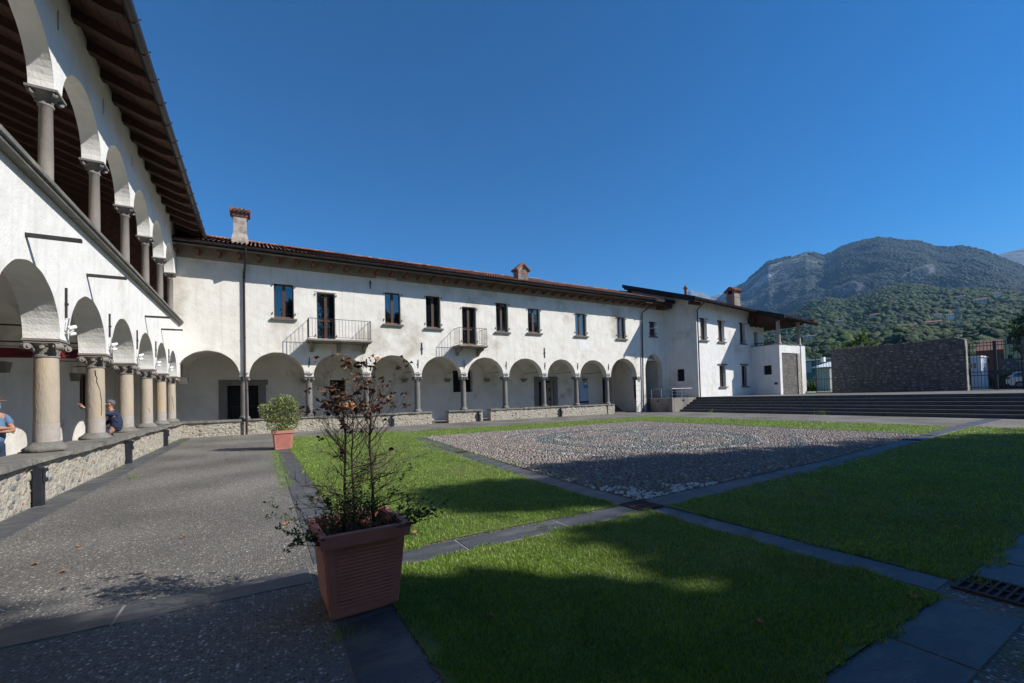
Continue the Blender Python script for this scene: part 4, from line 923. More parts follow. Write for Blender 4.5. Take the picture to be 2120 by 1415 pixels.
TF2 = lambda u, d, z: (u, -4.93 + d, z)
w, pl = rubble_wall(HS, TF2, 45.01, 45.545, 1.12, 4.755, .3, 0, 'stone_jamb', 'mortar', dens=24, size=(.05, .11)); stones_on(w, TF2, pl, 30, .2, .02, 'rubble')
coping_run(HS, lambda u, d, z: (u, -4.91 + d, z), 42.2, 46.2, 5.50, 5.54, -.06, .36, (.5, .9), 'sill'); coping_run(HS, lambda u, d, z: (42.12 + d, u, z), -4.5, -2.42, 5.50, 5.54, -.05, .38, (.5, .9), 'sill')
g = G(); g.box((42.5, -4.6, 5.2), (45.89, -2.0, 5.35)); g.build('loggia_floor', M['coping'], HS)
for x in (42.42, 45.72):
    c = empty('pillar', parent=HS); g = G(); g.lathe([(.24, 0), (.24, .06), (.18, .10), (.165, .15), (.16, 1.2), (.145, 2.02)], (x, -4.72, 5.545), 20); g.build('shaft', M['sandstone_pale'], c, True)
    g = G(); g.box((x - .25, -4.97, 7.60), (x + .25, -4.47, 7.68)); g.lathe([(.15, 0), (.19, .04)], (x, -4.72, 7.56), 16); g.build('capital', M['sandstone_pale'], c)
g = G(); 
for i in range(12): x = 44.35 + i * .14; g.tube([(x, -2.1, 5.4), (x, -2.1, 6.35)], .010, 5)
g.tube([(44.3, -2.1, 6.35), (46.1, -2.1, 6.35)], .014, 5); g.build('iron_railing', M['iron'], HS)
g = G()
for i in range(10): y_ = -4.2 + i * .17; g.box((42.6, y_, 5.4), (42.64, y_ + .05, 5.78))
g.box((42.59, -4.3, 5.78), (42.66, -2.5, 5.84)); g.build('wooden_railing', M['beam'], HS)
# roof of the house
def rp(x, y, dz=0): return (x, y, zh(x, y) + dz)
g = G()
def slab(g, c, t0, t1):
    g.add([rp(x, y, t0) for x, y in c] + [rp(x, y, t1) for x, y in c], [(0, 3, 2, 1), (4, 5, 6, 7), (0, 1, 5, 4), (1, 2, 6, 5), (2, 3, 7, 6), (3, 0, 4, 7)])
slab(g, [(33.0, -3.4), (47.05, -3.4), (47.05, 4.2), (33.0, 4.2)], -.05, .0); slab(g, [(41.6, -5.7), (47.05, -5.7), (47.05, -3.402), (41.6, -3.402)], -.05, .0); g.build('roof_deck', M['plank'], HS)
def htiles(x0, x1, ya, yb, rows):
    Vs, Fs = [], []; base = 0; x = x0; n = 5; L_ = (yb - ya) / rows
    while x < x1:
        for r_ in range(rows):
            y0 = ya + r_ * L_ - .04; y1 = y0 + L_ + .07; jx = rnd.uniform(-.01, .01); zo = rnd.uniform(0, .012)
            for yy, ra, zz in ((y0, .078, .04), (y1, .064, .015)):
                for k in range(n + 1): a = math.pi * k / n; Vs.append((x + jx + math.cos(a) * ra, yy, zh(x, yy) + zz + zo + math.sin(a) * ra * .75))
            for k in range(n): Fs.append((base + k, base + k + 1, base + n + 2 + k, base + n + 1 + k))
            base += 2 * (n + 1)
        x += .19
    npmesh('roof_tiles', np.array(Vs), np.array(Fs), M['tile'], HS)['kind'] = 'stuff'
htiles(33.1, 47.0, -3.45, 4.2, 20); htiles(41.75, 47.0, -5.75, -3.5, 6)
g = G(); g.prism([rp(33.0, -3.62, -.22), rp(33.0, 4.25, -.22), rp(33.0, 4.25, .10), rp(33.0, -3.62, .10)], (-.06, 0, 0)); g.prism([rp(33.06, -3.4, -.36), rp(33.06, 4.1, -.36), rp(33.06, 4.1, -.22), rp(33.06, -3.4, -.22)], (-.05, 0, 0)); g.build('verge_board', M['fascia'], HS)
g = G(); g.prism([rp(41.6, -5.75, -.30), rp(41.6, -3.3, -.30), rp(41.6, -3.3, .12), rp(41.6, -5.75, .12)], (-.06, 0, 0)); g.build('verge_board', M['fascia'], HS)
g = G(); g.prism([rp(33.1, -3.44, -.2), rp(41.5, -3.44, -.2), rp(41.5, -3.44, .0), rp(33.1, -3.44, .0)], (0, .03, 0)); g.prism([rp(41.65, -5.74, -.2), rp(47.05, -5.74, -.2), rp(47.05, -5.74, .0), rp(41.65, -5.74, .0)], (0, .03, 0)); g.build('fascia', M['fascia'], HS)  # boards added at both eaves to keep sun out of the gutter gap
gutter(HS, rp(33.1, -3.5, -.04), rp(41.5, -3.5, -.04), .075, (0, -1, 0), .9); gutter(HS, rp(41.6, -5.8, -.04), rp(47.1, -5.8, -.04), .07, (0, -1, 0), .9)
for i in range(10): x = 33.3 + i * .9; g = G(); g.prism([rp(x - .06, -3.35, -.19), rp(x - .06, -2.4, -.19), rp(x - .06, -2.4, -.055), rp(x - .06, -3.35, -.055)], (.12, 0, 0)); g.build('rafter', M['rafter_red'], HS)
for i in range(8): x = 41.85 + i * .68; g = G(); g.prism([rp(x - .06, -5.6, -.19), rp(x - .06, 1.0, -.19), rp(x - .06, 1.0, -.055), rp(x - .06, -5.6, -.055)], (.12, 0, 0)); g.build('rafter', M['beam'], HS)
g = G(); g.box((42.0, -4.6, 7.50), (46.9, .4, 7.56)); g.prism([(42.06, -2.405, 7.5), (42.06, -4.9, 7.5), (42.06, -4.9, zh(42, -4.9) - .06), (42.06, -2.405, zh(42, -2.4) - .06)], (.04, 0, 0)); g.build('loggia_ceiling', M['plank'], HS)
for i in range(7):
    g = G(); g.box((42.15 + i * .72, -5.3, 7.56 - .0), (42.30 + i * .72, .3, 7.72)); g.box((42.15 + i * .72, -4.5, 7.36), (42.30 + i * .72, .3, 7.497)); g.build('joist', M['beam'], HS)
g = G(); g.box((41.75, -4.84, 7.73), (47.0, -4.6, 7.93)); g.box((42.0, .1, 7.2), (46.9, .35, 7.355)); g.box((41.75, -3.0, 7.6), (42.0, -2.42, 8.1)); g.box((42.2, -4.6, 7.45), (42.42, -2.4, 7.66)); g.box((46.7, -5.6, 7.62), (46.95, -.5, 7.84)); g.build('beam', M['beam'], HS)
for y, z0_ in ((3.75, 0), (-2.9, 0)): g = G(); g.box((33.1, y - .12, zh(33.2, y) - .62), (34.4, y + .12, zh(33.2, y) - .37)); g.build('purlin_end', M['beam'], HS, bevel=.03)
g = G(); q = rp(34.15, -3.5); g.tube([(q[0], q[1], q[2] - .1), (q[0], q[1], q[2] - .25), (34.62, -2.52, 8.35), (34.62, -2.50, 8.1), (34.62, -2.5, 1.13)], .05, 10); g.build('downspout', M['gutter'], HS, True)
c = empty('chimney', parent=HS); cx_, cy_ = 42.6, -.6
g = G(); g.box((cx_ - .45, cy_ - .4, 9.2), (cx_ + .45, cy_ + .4, 11.0)); g.build('stack', M['concrete'], c); g = G(); g.box((cx_ - .47, cy_ - .42, 10.4), (cx_ + .47, cy_ + .42, 10.47)); g.box((cx_ - .47, cy_ - .42, 10.9), (cx_ + .47, cy_ + .42, 10.99)); g.build('brick_band', M['brick'], c)
g = G(); g.prism([(cx_ - .45, cy_ - .40, 11.001), (cx_ - .45, cy_ + .40, 11.001), (cx_ - .45, cy_, 11.4)], (.9, 0, 0)); g.build('gable', M['concrete'], c); g = G(); g.box((cx_ - .47, cy_ - .2, 10.75), (cx_ - .451, cy_ + .2, 11.12)); g.build('smoke_hole', M['black'], c)
g = G()
for i in range(5): x = cx_ - .5 + i * .25; g.tube([(x, cy_ - .56, 11.0), (x, cy_, 11.42)], [.12, .1], 8); g.tube([(x, cy_, 11.42), (x, cy_ + .56, 11.0)], [.1, .12], 8)
g.build('cap_tiles', M['tile'], c)
g = G(); g.lathe([(.13, 0), (.13, .75), (.19, .78), (.19, .9), (.12, 1.0), (.03, 1.14)], (36.5, .0, 10.05), 12); g.build('vent_pipe', M['tile'], HS)
# small wall camera beside the extension arch
cc = empty('security_camera', (31.6, -.02, 6.98), 0, 'small white security camera on the shaded wall beside the downspout', 'camera'); g = G(); g.tube([(0, .018, 0), (.1, -.25, -.02), (.35, -.3, .05)], .02, 6); g.build('bracket', M['white'], cc); g = G(); g.box((.3, -.38, .02), (.75, -.24, .13)); g.build('body', M['white'], cc, bevel=.02)

# ================= BOUNDARY WALL AND GATES =================
bw = empty('boundary_wall', label='long dark rubble stone wall on the terrace between the two gates', cat='wall')
TG = lambda u, d, z: (50 + d, u, z)
g = G(); prof = [(-14.42, 5.0), (-13.9, 5.22), (-12, 5.16), (-10, 5.12), (-8, 5.16), (-5.4, 5.18)]
zt = lambda u: float(np.interp(u, [p[0] for p in prof], [p[1] for p in prof]))
u = -14.42; NU = 46
P = {}
for i in range(NU + 1):
    for j in range(25):
        uu = -14.42 + (9.02) * i / NU; z = 1.1 + (zt(uu) + .04 * mnoise.noise(Vector((uu * 3, 0, 0))) - 1.1) * j / 24; P[i, j] = TG(uu, mnoise.noise(Vector((uu * 3, z * 4, 1))) * .03, z)
for i in range(NU):
    for j in range(24): g.quad(P[i, j], P[i + 1, j], P[i + 1, j + 1], P[i, j + 1])
    q0, q1 = P[i, 24], P[i + 1, 24]; g.quad(q0, q1, (q1[0] + .55, q1[1], q1[2]), (q0[0] + .55, q0[1], q0[2]))
g.quad(P[0, 0], P[0, 24], (50.55, P[0, 24][1], P[0, 24][2]), (50.55, P[0, 0][1], 1.1)); g.quad(P[NU, 0], P[NU, 24], (50.55, P[NU, 24][1], P[NU, 24][2]), (50.55, P[NU, 0][1], 1.1)); g.quad((50.55, -14.42, 1.1), (50.55, -5.4, 1.1), (50.55, -5.4, 5.18), (50.55, -14.42, 5.0))
w = g.build('masonry', M['wallmortar'], bw); placed = []; tries = 0
while len(placed) < 620 and tries < 30000:
    tries += 1; s_ = rnd.uniform(.07, .26) ** 1.0; u = rnd.uniform(-14.3, -5.5); z = rnd.uniform(1.2, zt(u) - .06)
    if any(abs(u - a) < (s_ + c) * .9 and abs(z - b) < (s_ + c) * .5 for a, b, c in placed): continue
    placed.append((u, z, s_))
placed.sort(key=lambda q: -q[2])
def stone_flat(g, T, u, z, s_):
    stone_geo(g, lambda a, d, c: T(a, d * 2.4 - .01, z + (c - z) * .72), u, z, s_)
rest = G()
for i, (u, z, s_) in enumerate(placed):
    if i < 290: gg = G(); stone_flat(gg, TG, u, z, s_); gg.build('stone', M['wallstone'], w, True)
    else: stone_flat(rest, TG, u, z, s_)
rest.build('stones', M['wallstone'], w, True)['kind'] = 'stuff'
coping_run(w, lambda u, d, z: (50 + d, u, z - 5 + zt(u)), -14.42, -5.4, 4.98, 5.05, -.05, .6, (.3, .6), 'wallstone')
TP = lambda u, d, z: (50.02 + u, -14.425 - d * -1 * -1, z)
wq, pl = rubble_wall(bw, lambda u, d, z: (50.0 + u, -14.44 + d, z), .0, .5, 1.12, 4.95, .02, 0, 'wall_end', 'mortar', dens=26, size=(.05, .13)); stones_on(wq, lambda u, d, z: (50.0 + u, -14.44 + d, z), pl, 40, .1, .02)
rp2 = empty('gate_pier', label='dark stone pier at the right edge beyond the big gate', cat='pier')
wq, pl = rubble_wall(rp2, TG, -19.2, -17.28, 1.12, 4.9, .6, 0, 'masonry', 'wallmortar', dens=16, size=(.06, .15)); stones_on(wq, TG, pl, 60, .1, .02, 'wallstone')
def gate(label, ya, yb, z1, nb, rails, post=None, group='black iron gates in the boundary wall'):
    o = empty('iron_gate', label=label, cat='gate', group=group); x = 50.25
    g = G()
    for y in (ya, yb): g.box((x - .035, y - .035, 1.14), (x + .035, y + .035, z1))
    if post: g.box((x - .05, post - .09, 1.14), (x + .05, post + .09, z1 + .05)); g.box((x - .06, post - .35, 2.3), (x - .051, post + .35, 2.6))
    g.build('frame', M['gateiron'], o)
    for z in rails: g = G(); g.box((x - .02, ya, z - .025), (x + .02, yb, z + .025)); g.build('rail', M['gateiron'], o)
    for i in range(1, nb):
        y = ya + (yb - ya) * i / nb
        if post and abs(y - post) < .1: continue
        g = G(); g.tube([(x, y, 1.16), (x, y, z1 + (.05 if post else 0))], .016, 6)
        if post: g.blob((x, y, z1 + .09), .03, 1, 0)
        g.build('bar', M['gateiron'], o)
    return o
gate('narrow black iron gate between the corner house and the stone wall', -5.32, -3.95, 4.86, 6, (1.2, 1.42, 2.45, 4.6, 4.82))
gate('wide black iron double gate to the right of the stone wall', -17.22, -14.6, 4.72, 14, (1.2, 1.35, 2.25, 2.5, 4.45, 4.68), post=-15.92)

# ================= LAMPS, BANNER, POSTER, FLOODLIGHTS =================
def bollard(x, y, rz_, label):
    o = empty('bollard_light', (x, y, .006), rz_, label, 'bollard light', 'dark bollard lights beside the parapets')
    g = G(); g.box((-.09, -.07, 0), (.02, .07, .62)); g.build('body', M['bollard'], o, bevel=.006)
    g = G(); g.box((.0205, -.068, .38), (.06, .068, .61)); g.build('lamp_head', M['bollard'], o, bevel=.012)
    g = G(); g.tube([(.0605, 0, .50), (.072, 0, .50)], [.055, .045], 18); g.build('lens', M['lens'], o)
    return o
bollard(.12, -15.62, 0, 'bollard light nearest the camera against the left parapet'); bollard(.12, -9.88, 0, 'second bollard light along the left parapet'); bollard(.12, -4.3, 0, 'farthest bollard light of the left parapet, near the corner')
bollard(9.98, -.12, R(-90), 'bollard light at the back parapet behind the dead shrub'); bollard(15.6, -.12, R(-90), 'bollard light at the right end of the short parapet section'); bollard(22.2, -.12, R(-90), 'bollard light at the middle of the long right parapet section')
bn = empty('banner', (0, -11.2, 0), 0, 'dark red banner with lettering hung across the left gallery', 'banner')
M['banner'] = mat('banner_red', (.19, .018, .022), (.15, .014, .018), 4, .7); M['letters'] = mat('banner_letters', (.045, .006, .008), rough=.7); M['bannerpale'] = mat('banner_pale_end', (.23, .05, .045), (.19, .03, .03), 3, .7)
g = G(); n = 30
for i in range(n):
    a, b = -2.9 + 2.55 * i / n, -2.9 + 2.55 * (i + 1) / n; f = lambda q: .02 * math.sin(q * 5)
    g.add([(a, f(a), 2.78), (b, f(b), 2.78), (b, f(b), 3.01), (a, f(a), 3.01), (a, f(a) + .004, 2.78), (b, f(b) + .004, 2.78), (b, f(b) + .004, 3.01), (a, f(a) + .004, 3.01)], [(0, 1, 2, 3), (4, 7, 6, 5), (0, 4, 5, 1), (3, 2, 6, 7)])
g.build('cloth', M['banner'], bn)
def text(s, x, z, size, parent, m, y=-.032, ext=.001, name='lettering', rot=(R(90), 0, 0)):
    c = bpy.data.curves.new(name, 'FONT'); c.body = s; c.size = size; c.extrude = ext; c.materials.append(m); o = bpy.data.objects.new(name, c); COL.objects.link(o); o.location = (x, y, z); o.rotation_euler = rot; o.parent = parent
    me = bpy.data.meshes.new_from_object(o.evaluated_get(bpy.context.evaluated_depsgraph_get())); q = bpy.data.objects.new(name, me); COL.objects.link(q); q.location = o.location; q.rotation_euler = o.rotation_euler; q.parent = parent; me.materials.clear(); me.materials.append(m); bpy.data.objects.remove(o); return q
text('Centro C', -1.73, 2.84, .185, bn, M['letters']); text('LAVE', -.86, 2.85, .17, bn, M['letters'])
g = G(); g.tube([(-2.02, -.035, 2.9), (-2.02, -.03, 2.9)], .09, 20); g.build('emblem', M['letters'], bn)
g = G(); g.tube([(-2.99, 0, 3.05), (-.3, 0, 3.05)], .008, 5); g.build('cord', M['iron'], bn)
ps = empty('exhibition_panel', (0, 2.9, 0), 0, 'tall pale blue exhibition panel standing behind the right columns', 'panel')
M['pblue'] = mat('panel_blue', (.32, .43, .58), (.25, .36, .52), 2, .5); M['teal'] = mat('panel_teal', (.02, .22, .34), rough=.5)
g = G(); g.box((26.35, -.02, .5), (27.3, .01, 2.62)); g.build('board', M['pblue'], ps)
g = G(); g.box((26.8, -.025, 2.1), (27.24, -.0205, 2.58)); g.build('square', M['teal'], ps); g = G(); g.box((26.86, -.03, 2.42), (27.2, -.0255, 2.5)); g.build('stripe', M['white'], ps)
g = G(); g.box((26.35, -.026, .85), (27.3, -.0205, 1.02))
for i in range(7): x = 26.38 + i * .13; g.prism([(x, -.0265, .6), (x + .11, -.0265, .6), (x + .055, -.0265, .849)], (0, .005, 0))
g.prism([(26.36, -.027, 1.25), (26.44, -.027, 1.25), (26.42, -.027, 1.5)], (0, .005, 0)); g.build('print', M['letters'], ps)
M['frame_tan'] = mat('panel_frame_tan', (.42, .34, .26), rough=.9)
def spot(x, y, z, label, f=1.0, axis=0):
    o = empty('floodlight', (x, y, z), axis, label, 'floodlight', 'small white floodlights above the column capitals')
    g = G(); g.tube([(-.08, 0, 0), (.05, 0, .02), (.10, .0, .08)], .018 * f, 6); g.build('arm', M['white'], o)
    g = G(); g.tube([(.04, -.04, .10), (.13, .02, .15)], [.042, .034], 12); g.tube([(.03, .04, .0), (.11, .08, .02)], [.04, .032], 12); g.build('head', M['white'], o)
    g = G(); g.tube([(.0, -.02, 0), (.04, -.02, .3)], .01, 5); g.build('bracket', M['steel'], o)
for i, y in enumerate(LY[8:13]): spot(-.02, y, 3.03, 'white twin floodlight above the ' + ['nearest cracked-free', 'cracked second', 'third', 'fourth', 'fifth'][i] .replace('nearest cracked-free', 'nearest') + ' column of the left arcade')
for i, x in enumerate(BX[1:]):
    o = empty('floodlight', (x, -.0, 3.12), 0, 'small floodlight above the %s capital of the back arcade' % ['first', 'second', 'third', 'fourth', 'fifth', 'sixth', 'seventh', 'eighth', 'ninth'][i], 'floodlight', 'floodlights above the back arcade capitals')
    g = G(); g.box((-.2, -.12, .02), (.02, -.06, .06)); g.box((-.02, -.10, -.05), (.2, -.04, -.01)); g.tube([(0, 0, 0), (0, -.08, .01)], .015, 5); g.build('lamp_heads', M['steel'], o)

# ================= PLANTERS =================
def planter(x, y, rz_, label):
    o = empty('planter', (x, y, .010), rz_, label, 'planter', 'square terracotta coloured planters')
    b, t, h = .245, .290, .535
    g = G()
    def ring(w, z): return [(-w, -w, z), (w, -w, z), (w, w, z), (-w, w, z)]
    g.add(ring(b, 0) + ring(t, h), [(0, 3, 2, 1), (0, 1, 5, 4), (1, 2, 6, 5), (2, 3, 7, 6), (3, 0, 4, 7)]); g.build('body', M['pink'], o, bevel=.008)
    g = G(); w1, w2 = .328, .278
    g.add(ring(w1 - .008, h - .0) + ring(w1, h + .095) + ring(w2, h + .095) + ring(w2 - .01, h - .06), [(0, 1, 5, 4), (1, 2, 6, 5), (2, 3, 7, 6), (3, 0, 4, 7), (4, 5, 9, 8), (5, 6, 10, 9), (6, 7, 11, 10), (7, 4, 8, 11), (8, 9, 13, 12), (9, 10, 14, 13), (10, 11, 15, 14), (11, 8, 12, 15)])
    g.build('rim', M['pink'], o, bevel=.007)
    for s_ in range(4):
        A = Matrix.Rotation(s_ * math.pi / 2, 4, 'Z')
        for k in range(17):
            z = .075 + k * .0265; w = b + (t - b) * z / h; hw = w * .78; g = G()
            pr = [(0, -.001), (.009, .004), (.010, .012), (.004, .0165), (-.001, .018)]
            poly = [A @ Vector((-hw, -w - p[0], z + p[1])) for p in pr] + [A @ Vector((-hw, -w + .004, z + .018)), A @ Vector((-hw, -w + .004, z))]
            g.prism(poly, A @ Vector((2 * hw, 0, 0))); g.build('ridge', M['pink'], o)
    g = G(); n = 8
    for i in range(n):
        for j in range(n):
            q = [(-.27 + .54 * a / n, -.27 + .54 * c / n, .515 + .025 * mnoise.noise(Vector((a * .9, c * .9, x)))) for a, c in ((i, j), (i + 1, j), (i + 1, j + 1), (i, j + 1))]; g.quad(*q)
    g.build('soil', M['soil'], o)
    return o
planter(3.870, -22.02, R(2.5), 'pink terracotta planter in the foreground shade holding the dead shrub')
planter(3.89, -8.93, R(3), 'sunlit pink planter farther back beside the lawn edge')
def leafcards(pts, dirs, L_, Wd, fold=.25):
    """pointed leaf quads (2 tris folded) ; pts (n,3) base, dirs (n,3)"""
    n = len(pts); up = nrg.normal(0, 1, (n, 3)); side = np.cross(dirs, up); side /= np.linalg.norm(side, axis=1, keepdims=True) + 1e-9; nn = np.cross(side, dirs)
    V = np.empty((n, 4, 3)); V[:, 0] = pts; V[:, 1] = pts + dirs * (L_ * .5)[:, None] + side * (Wd / 2)[:, None] + nn * (Wd * fold)[:, None]; V[:, 2] = pts + dirs * L_[:, None]; V[:, 3] = pts + dirs * (L_ * .5)[:, None] - side * (Wd / 2)[:, None] + nn * (Wd * fold)[:, None]
    Fb = np.array([[0, 1, 2], [0, 2, 3]]); Fc = (Fb[None] + (np.arange(n) * 4)[:, None, None]).reshape(-1, 3); return V.reshape(-1, 3), Fc
# --- dead shrub in the foreground planter
ds_ = empty('dead_shrub', (3.865, -22.02, .53), 0, 'bare withered shrub with a few curled brown leaves', 'shrub')
tips = []
def branch(g, p, d, L_, r_, depth, up=.0, maxd=3):
    p = Vector(p); d = Vector(d).normalized(); n = max(3, int(L_ / .045)); pts = [p]; rs = [r_]
    for i in range(n):
        d = (d + Vector((rnd.uniform(-.16, .16), rnd.uniform(-.16, .16), rnd.uniform(-.10, .13) + up * .06))).normalized(); pts.append(pts[-1] + d * (L_ / n)); rs.append(r_ * (1 - .72 * (i + 1) / n))
    g.tube(pts, rs, 5 if depth else 7, False)
    if depth < maxd:
        k = {0: 0, 1: 5, 2: 4}.get(depth, 0)
        for q in range(k):
            i = rnd.randint(1, n); t = (pts[min(i + 1, n)] - pts[i - 1]).normalized(); sd_ = Vector((rnd.uniform(-1, 1), rnd.uniform(-1, 1), rnd.uniform(-.25, .7))).normalized()
            branch(g, pts[i], (t * .75 + sd_ * .75), L_ * rnd.uniform(.3, .6), max(rs[i] * .62, .0012), depth + 1, up, maxd)
    else: pass
    tips.append((pts[-1], d, pts[max(0, n - 2)]))
stems = [((-.10, .02, 0), 1.02, .013, .00), ((-.02, .06, 0), .95, .010, .03), ((.13, -.02, 0), 1.20, .0145, -.01)]
for (b0, hh_, rr_, lean) in stems:
    g = G(); p = Vector(b0); n = 20; pts = [p]; rs = [rr_]
    for i in range(n): p = p + Vector((lean * .05 + rnd.uniform(-.008, .008), rnd.uniform(-.008, .008), hh_ / n)); pts.append(p); rs.append(rr_ * (1 - .55 * (i + 1) / n))
    g.tube(pts, rs, 8); st_ = g.build('stem', M['bark'], ds_, True)
    gb = G(); cnt = 26
    for q in range(cnt):
        i = int(3 + (n - 3) * (q / cnt) ** .85); a = rnd.uniform(0, 6.28); ht = i / n; lowq = ht < .55
        L_ = rnd.uniform(.28, .5) * (1.0 - .28 * ht); up_ = .15 if lowq else .75
        branch(gb, pts[i], (math.cos(a), math.sin(a), up_ + rnd.uniform(-.1, .3)), L_, rs[i] * .5, 1, .1 if lowq else .8)
    gb.build('branch', M['bark'], st_, True)
gp = G()
for q in range(16):
    a = rnd.uniform(-.9, .9); z = rnd.uniform(.1, .6); branch(gp, (.14, 0, z), (math.cos(a), math.sin(a) * .7, .25), rnd.uniform(.3, .45), .003, 2, .1)
gp.build('pale_twigs', M['bark_pale'], ds_, True)
hi = [t for t in tips if t[0].z > .62]; rnd.shuffle(hi)
top = sorted(hi, key=lambda t: -t[0].z)[:int(len(hi) * .5)]; rnd.shuffle(top); sel = top[:105] + hi[:35]
P_, D_ = [], []
for t in sel:
    for k in range(rnd.randint(2, 5)): P_.append(tuple(t[0] + Vector((rnd.uniform(-.004, .004), rnd.uniform(-.004, .004), rnd.uniform(-.006, .003))))); D_.append((rnd.uniform(-1, 1), rnd.uniform(-1, 1), rnd.uniform(-1, .5)))
P_ = np.array(P_); D_ = np.array(D_); D_ /= np.linalg.norm(D_, axis=1, keepdims=True); m_ = len(P_)
V, Fc = leafcards(P_, D_, nrg.uniform(.034, .062, m_), nrg.uniform(.018, .034, m_), .5); npmesh('withered_leaves', V, Fc, M['leafbrown'], ds_)['kind'] = 'stuff'
# green under-growth and trailing shoots at the shrub foot
ug = G(); tips_keep = len(tips)
for (bx_, by_, dx_, dy_, L_) in [(-.2, -.1, -1, -.1, .30), (-.22, .05, -1, .15, .34), (-.15, -.2, -1, -.6, .26), (.2, 0, 1, .1, .35), (.22, -.12, 1, -.2, .38), (.2, .12, .9, .4, .3), (-.2, .2, -.9, .5, .26), (-.1, .1, -.2, .5, .5), (.0, 0, .1, .1, .5), (.05, -.1, .3, -.2, .45), (-.1, -.05, -.4, -.2, .36), (-.24, -.2, -.7, -.4, .22), (.1, .1, .3, .3, .4), (.15, -.2, .6, -.5, .3)]:
    branch(ug, (bx_, by_, -.01), (dx_, dy_, .45), L_ , .004, 1, -.2, 3)
ug.build('undergrowth', M['bark'], ds_, True)
lt = tips[tips_keep:]; P_, D_ = [], []
for t in lt:
    for k in range(5):
        q = t[0].lerp(t[2], rnd.uniform(0, 1.5)); P_.append(tuple(q)); D_.append((rnd.uniform(-1, 1), rnd.uniform(-1, 1), rnd.uniform(-.6, 1)))
for k in range(1700):
    a = rnd.uniform(0, 6.28); r_ = rnd.uniform(.02, .26); P_.append((r_ * math.cos(a) - .02, r_ * math.sin(a), rnd.uniform(0, .30) * (1.2 - r_ * 2))); D_.append((rnd.uniform(-1, 1), rnd.uniform(-1, 1), rnd.uniform(-.2, 1.4)))
P_ = np.array(P_); D_ = np.array(D_); D_ /= np.linalg.norm(D_, axis=1, keepdims=True); m_ = len(P_)
V, Fc = leafcards(P_, D_, nrg.uniform(.016, .032, m_), nrg.uniform(.010, .018, m_)); npmesh('small_green_leaves', V, Fc, M['greenleaf'], ds_)['kind'] = 'stuff'
# holly sprig on the right with larger dark leaves
g = G(); P_, D_ = [], []
for (ang, L_) in ((.0, .42), (.25, .36), (-.25, .4), (.5, .3), (-.5, .28)):
    p = Vector((.16, -.1, .02)); d = Vector((math.cos(ang), math.sin(ang) - .25, .42)).normalized(); pts = [p]
    for i in range(9):
        d = (d + Vector((0, 0, -.02))).normalized(); pts.append(pts[-1] + d * L_ / 9)
        for k in range(4): P_.append(tuple(pts[-1])); v = d * .6 + Vector((rnd.uniform(-1, 1), rnd.uniform(-1, 1), rnd.uniform(-.3, .9))); D_.append(tuple(v.normalized()))
    g.tube(pts, [.005 - .0004 * i for i in range(10)], 5)
g.build('sprig', M['bark'], ds_, True)
P_ = np.array(P_); D_ = np.array(D_); m_ = len(P_); V, Fc = leafcards(P_, D_, nrg.uniform(.035, .055, m_), nrg.uniform(.02, .03, m_), .3); npmesh('holly_leaves', V, Fc, M['greenleaf'], ds_)['kind'] = 'stuff'
# --- green shrub in the far planter
gs = empty('variegated_shrub', (3.89, -8.93, .56), 0, 'bushy variegated green shrub in the sunlit planter', 'shrub')
g = G()
for k in range(14):
    a = k * 2.4; branch(g, (rnd.uniform(-.06, .06), rnd.uniform(-.06, .06), 0), (math.cos(a) * .6, math.sin(a) * .6, 1), rnd.uniform(.6, 1.0), .010, 2, .3)
g.build('branch', M['bark'], gs, True)
P_, D_ = [], []
lobes = [((0, 0, .62), .42), ((-.35, -.1, .68), .30), ((-.55, .05, .82), .16), ((.3, .1, .55), .28), ((.1, -.1, .95), .30), ((-.15, .2, .95), .26), ((.28, -.15, .9), .2), ((-.2, -.2, .35), .3), ((.25, .1, .28), .24), ((.0, .1, 1.15), .14)]
for c_, r_ in lobes:
    for k in range(int(5200 * r_ * r_ * 1.6)):
        v = Vector((rnd.gauss(0, 1), rnd.gauss(0, 1), rnd.gauss(0, 1))).normalized() * r_ * rnd.uniform(.55, 1.08) ** .6
        P_.append((c_[0] + v.x, c_[1] + v.y, c_[2] + v.z)); D_.append(tuple((v.normalized() * .8 + Vector((rnd.uniform(-1, 1), rnd.uniform(-1, 1), rnd.uniform(-.3, 1)))).normalized()))
P_ = np.array(P_); D_ = np.array(D_); m_ = len(P_); V, Fc = leafcards(P_, D_, nrg.uniform(.035, .06, m_), nrg.uniform(.028, .045, m_)); npmesh('leaves', V, Fc, M['variegated'], gs)['kind'] = 'stuff'
P_ = nrg.uniform(-.26, .26, (160, 3)); P_[:, 2] = .02; D_ = nrg.normal(0, .5, (160, 3)); D_[:, 2] = 1; D_ /= np.linalg.norm(D_, axis=1, keepdims=True); V, Fc = leafcards(P_, D_, nrg.uniform(.12, .28, 160), np.full(160, .012)); npmesh('grass_tuft', V, Fc, M['grass'], gs)['kind'] = 'stuff'
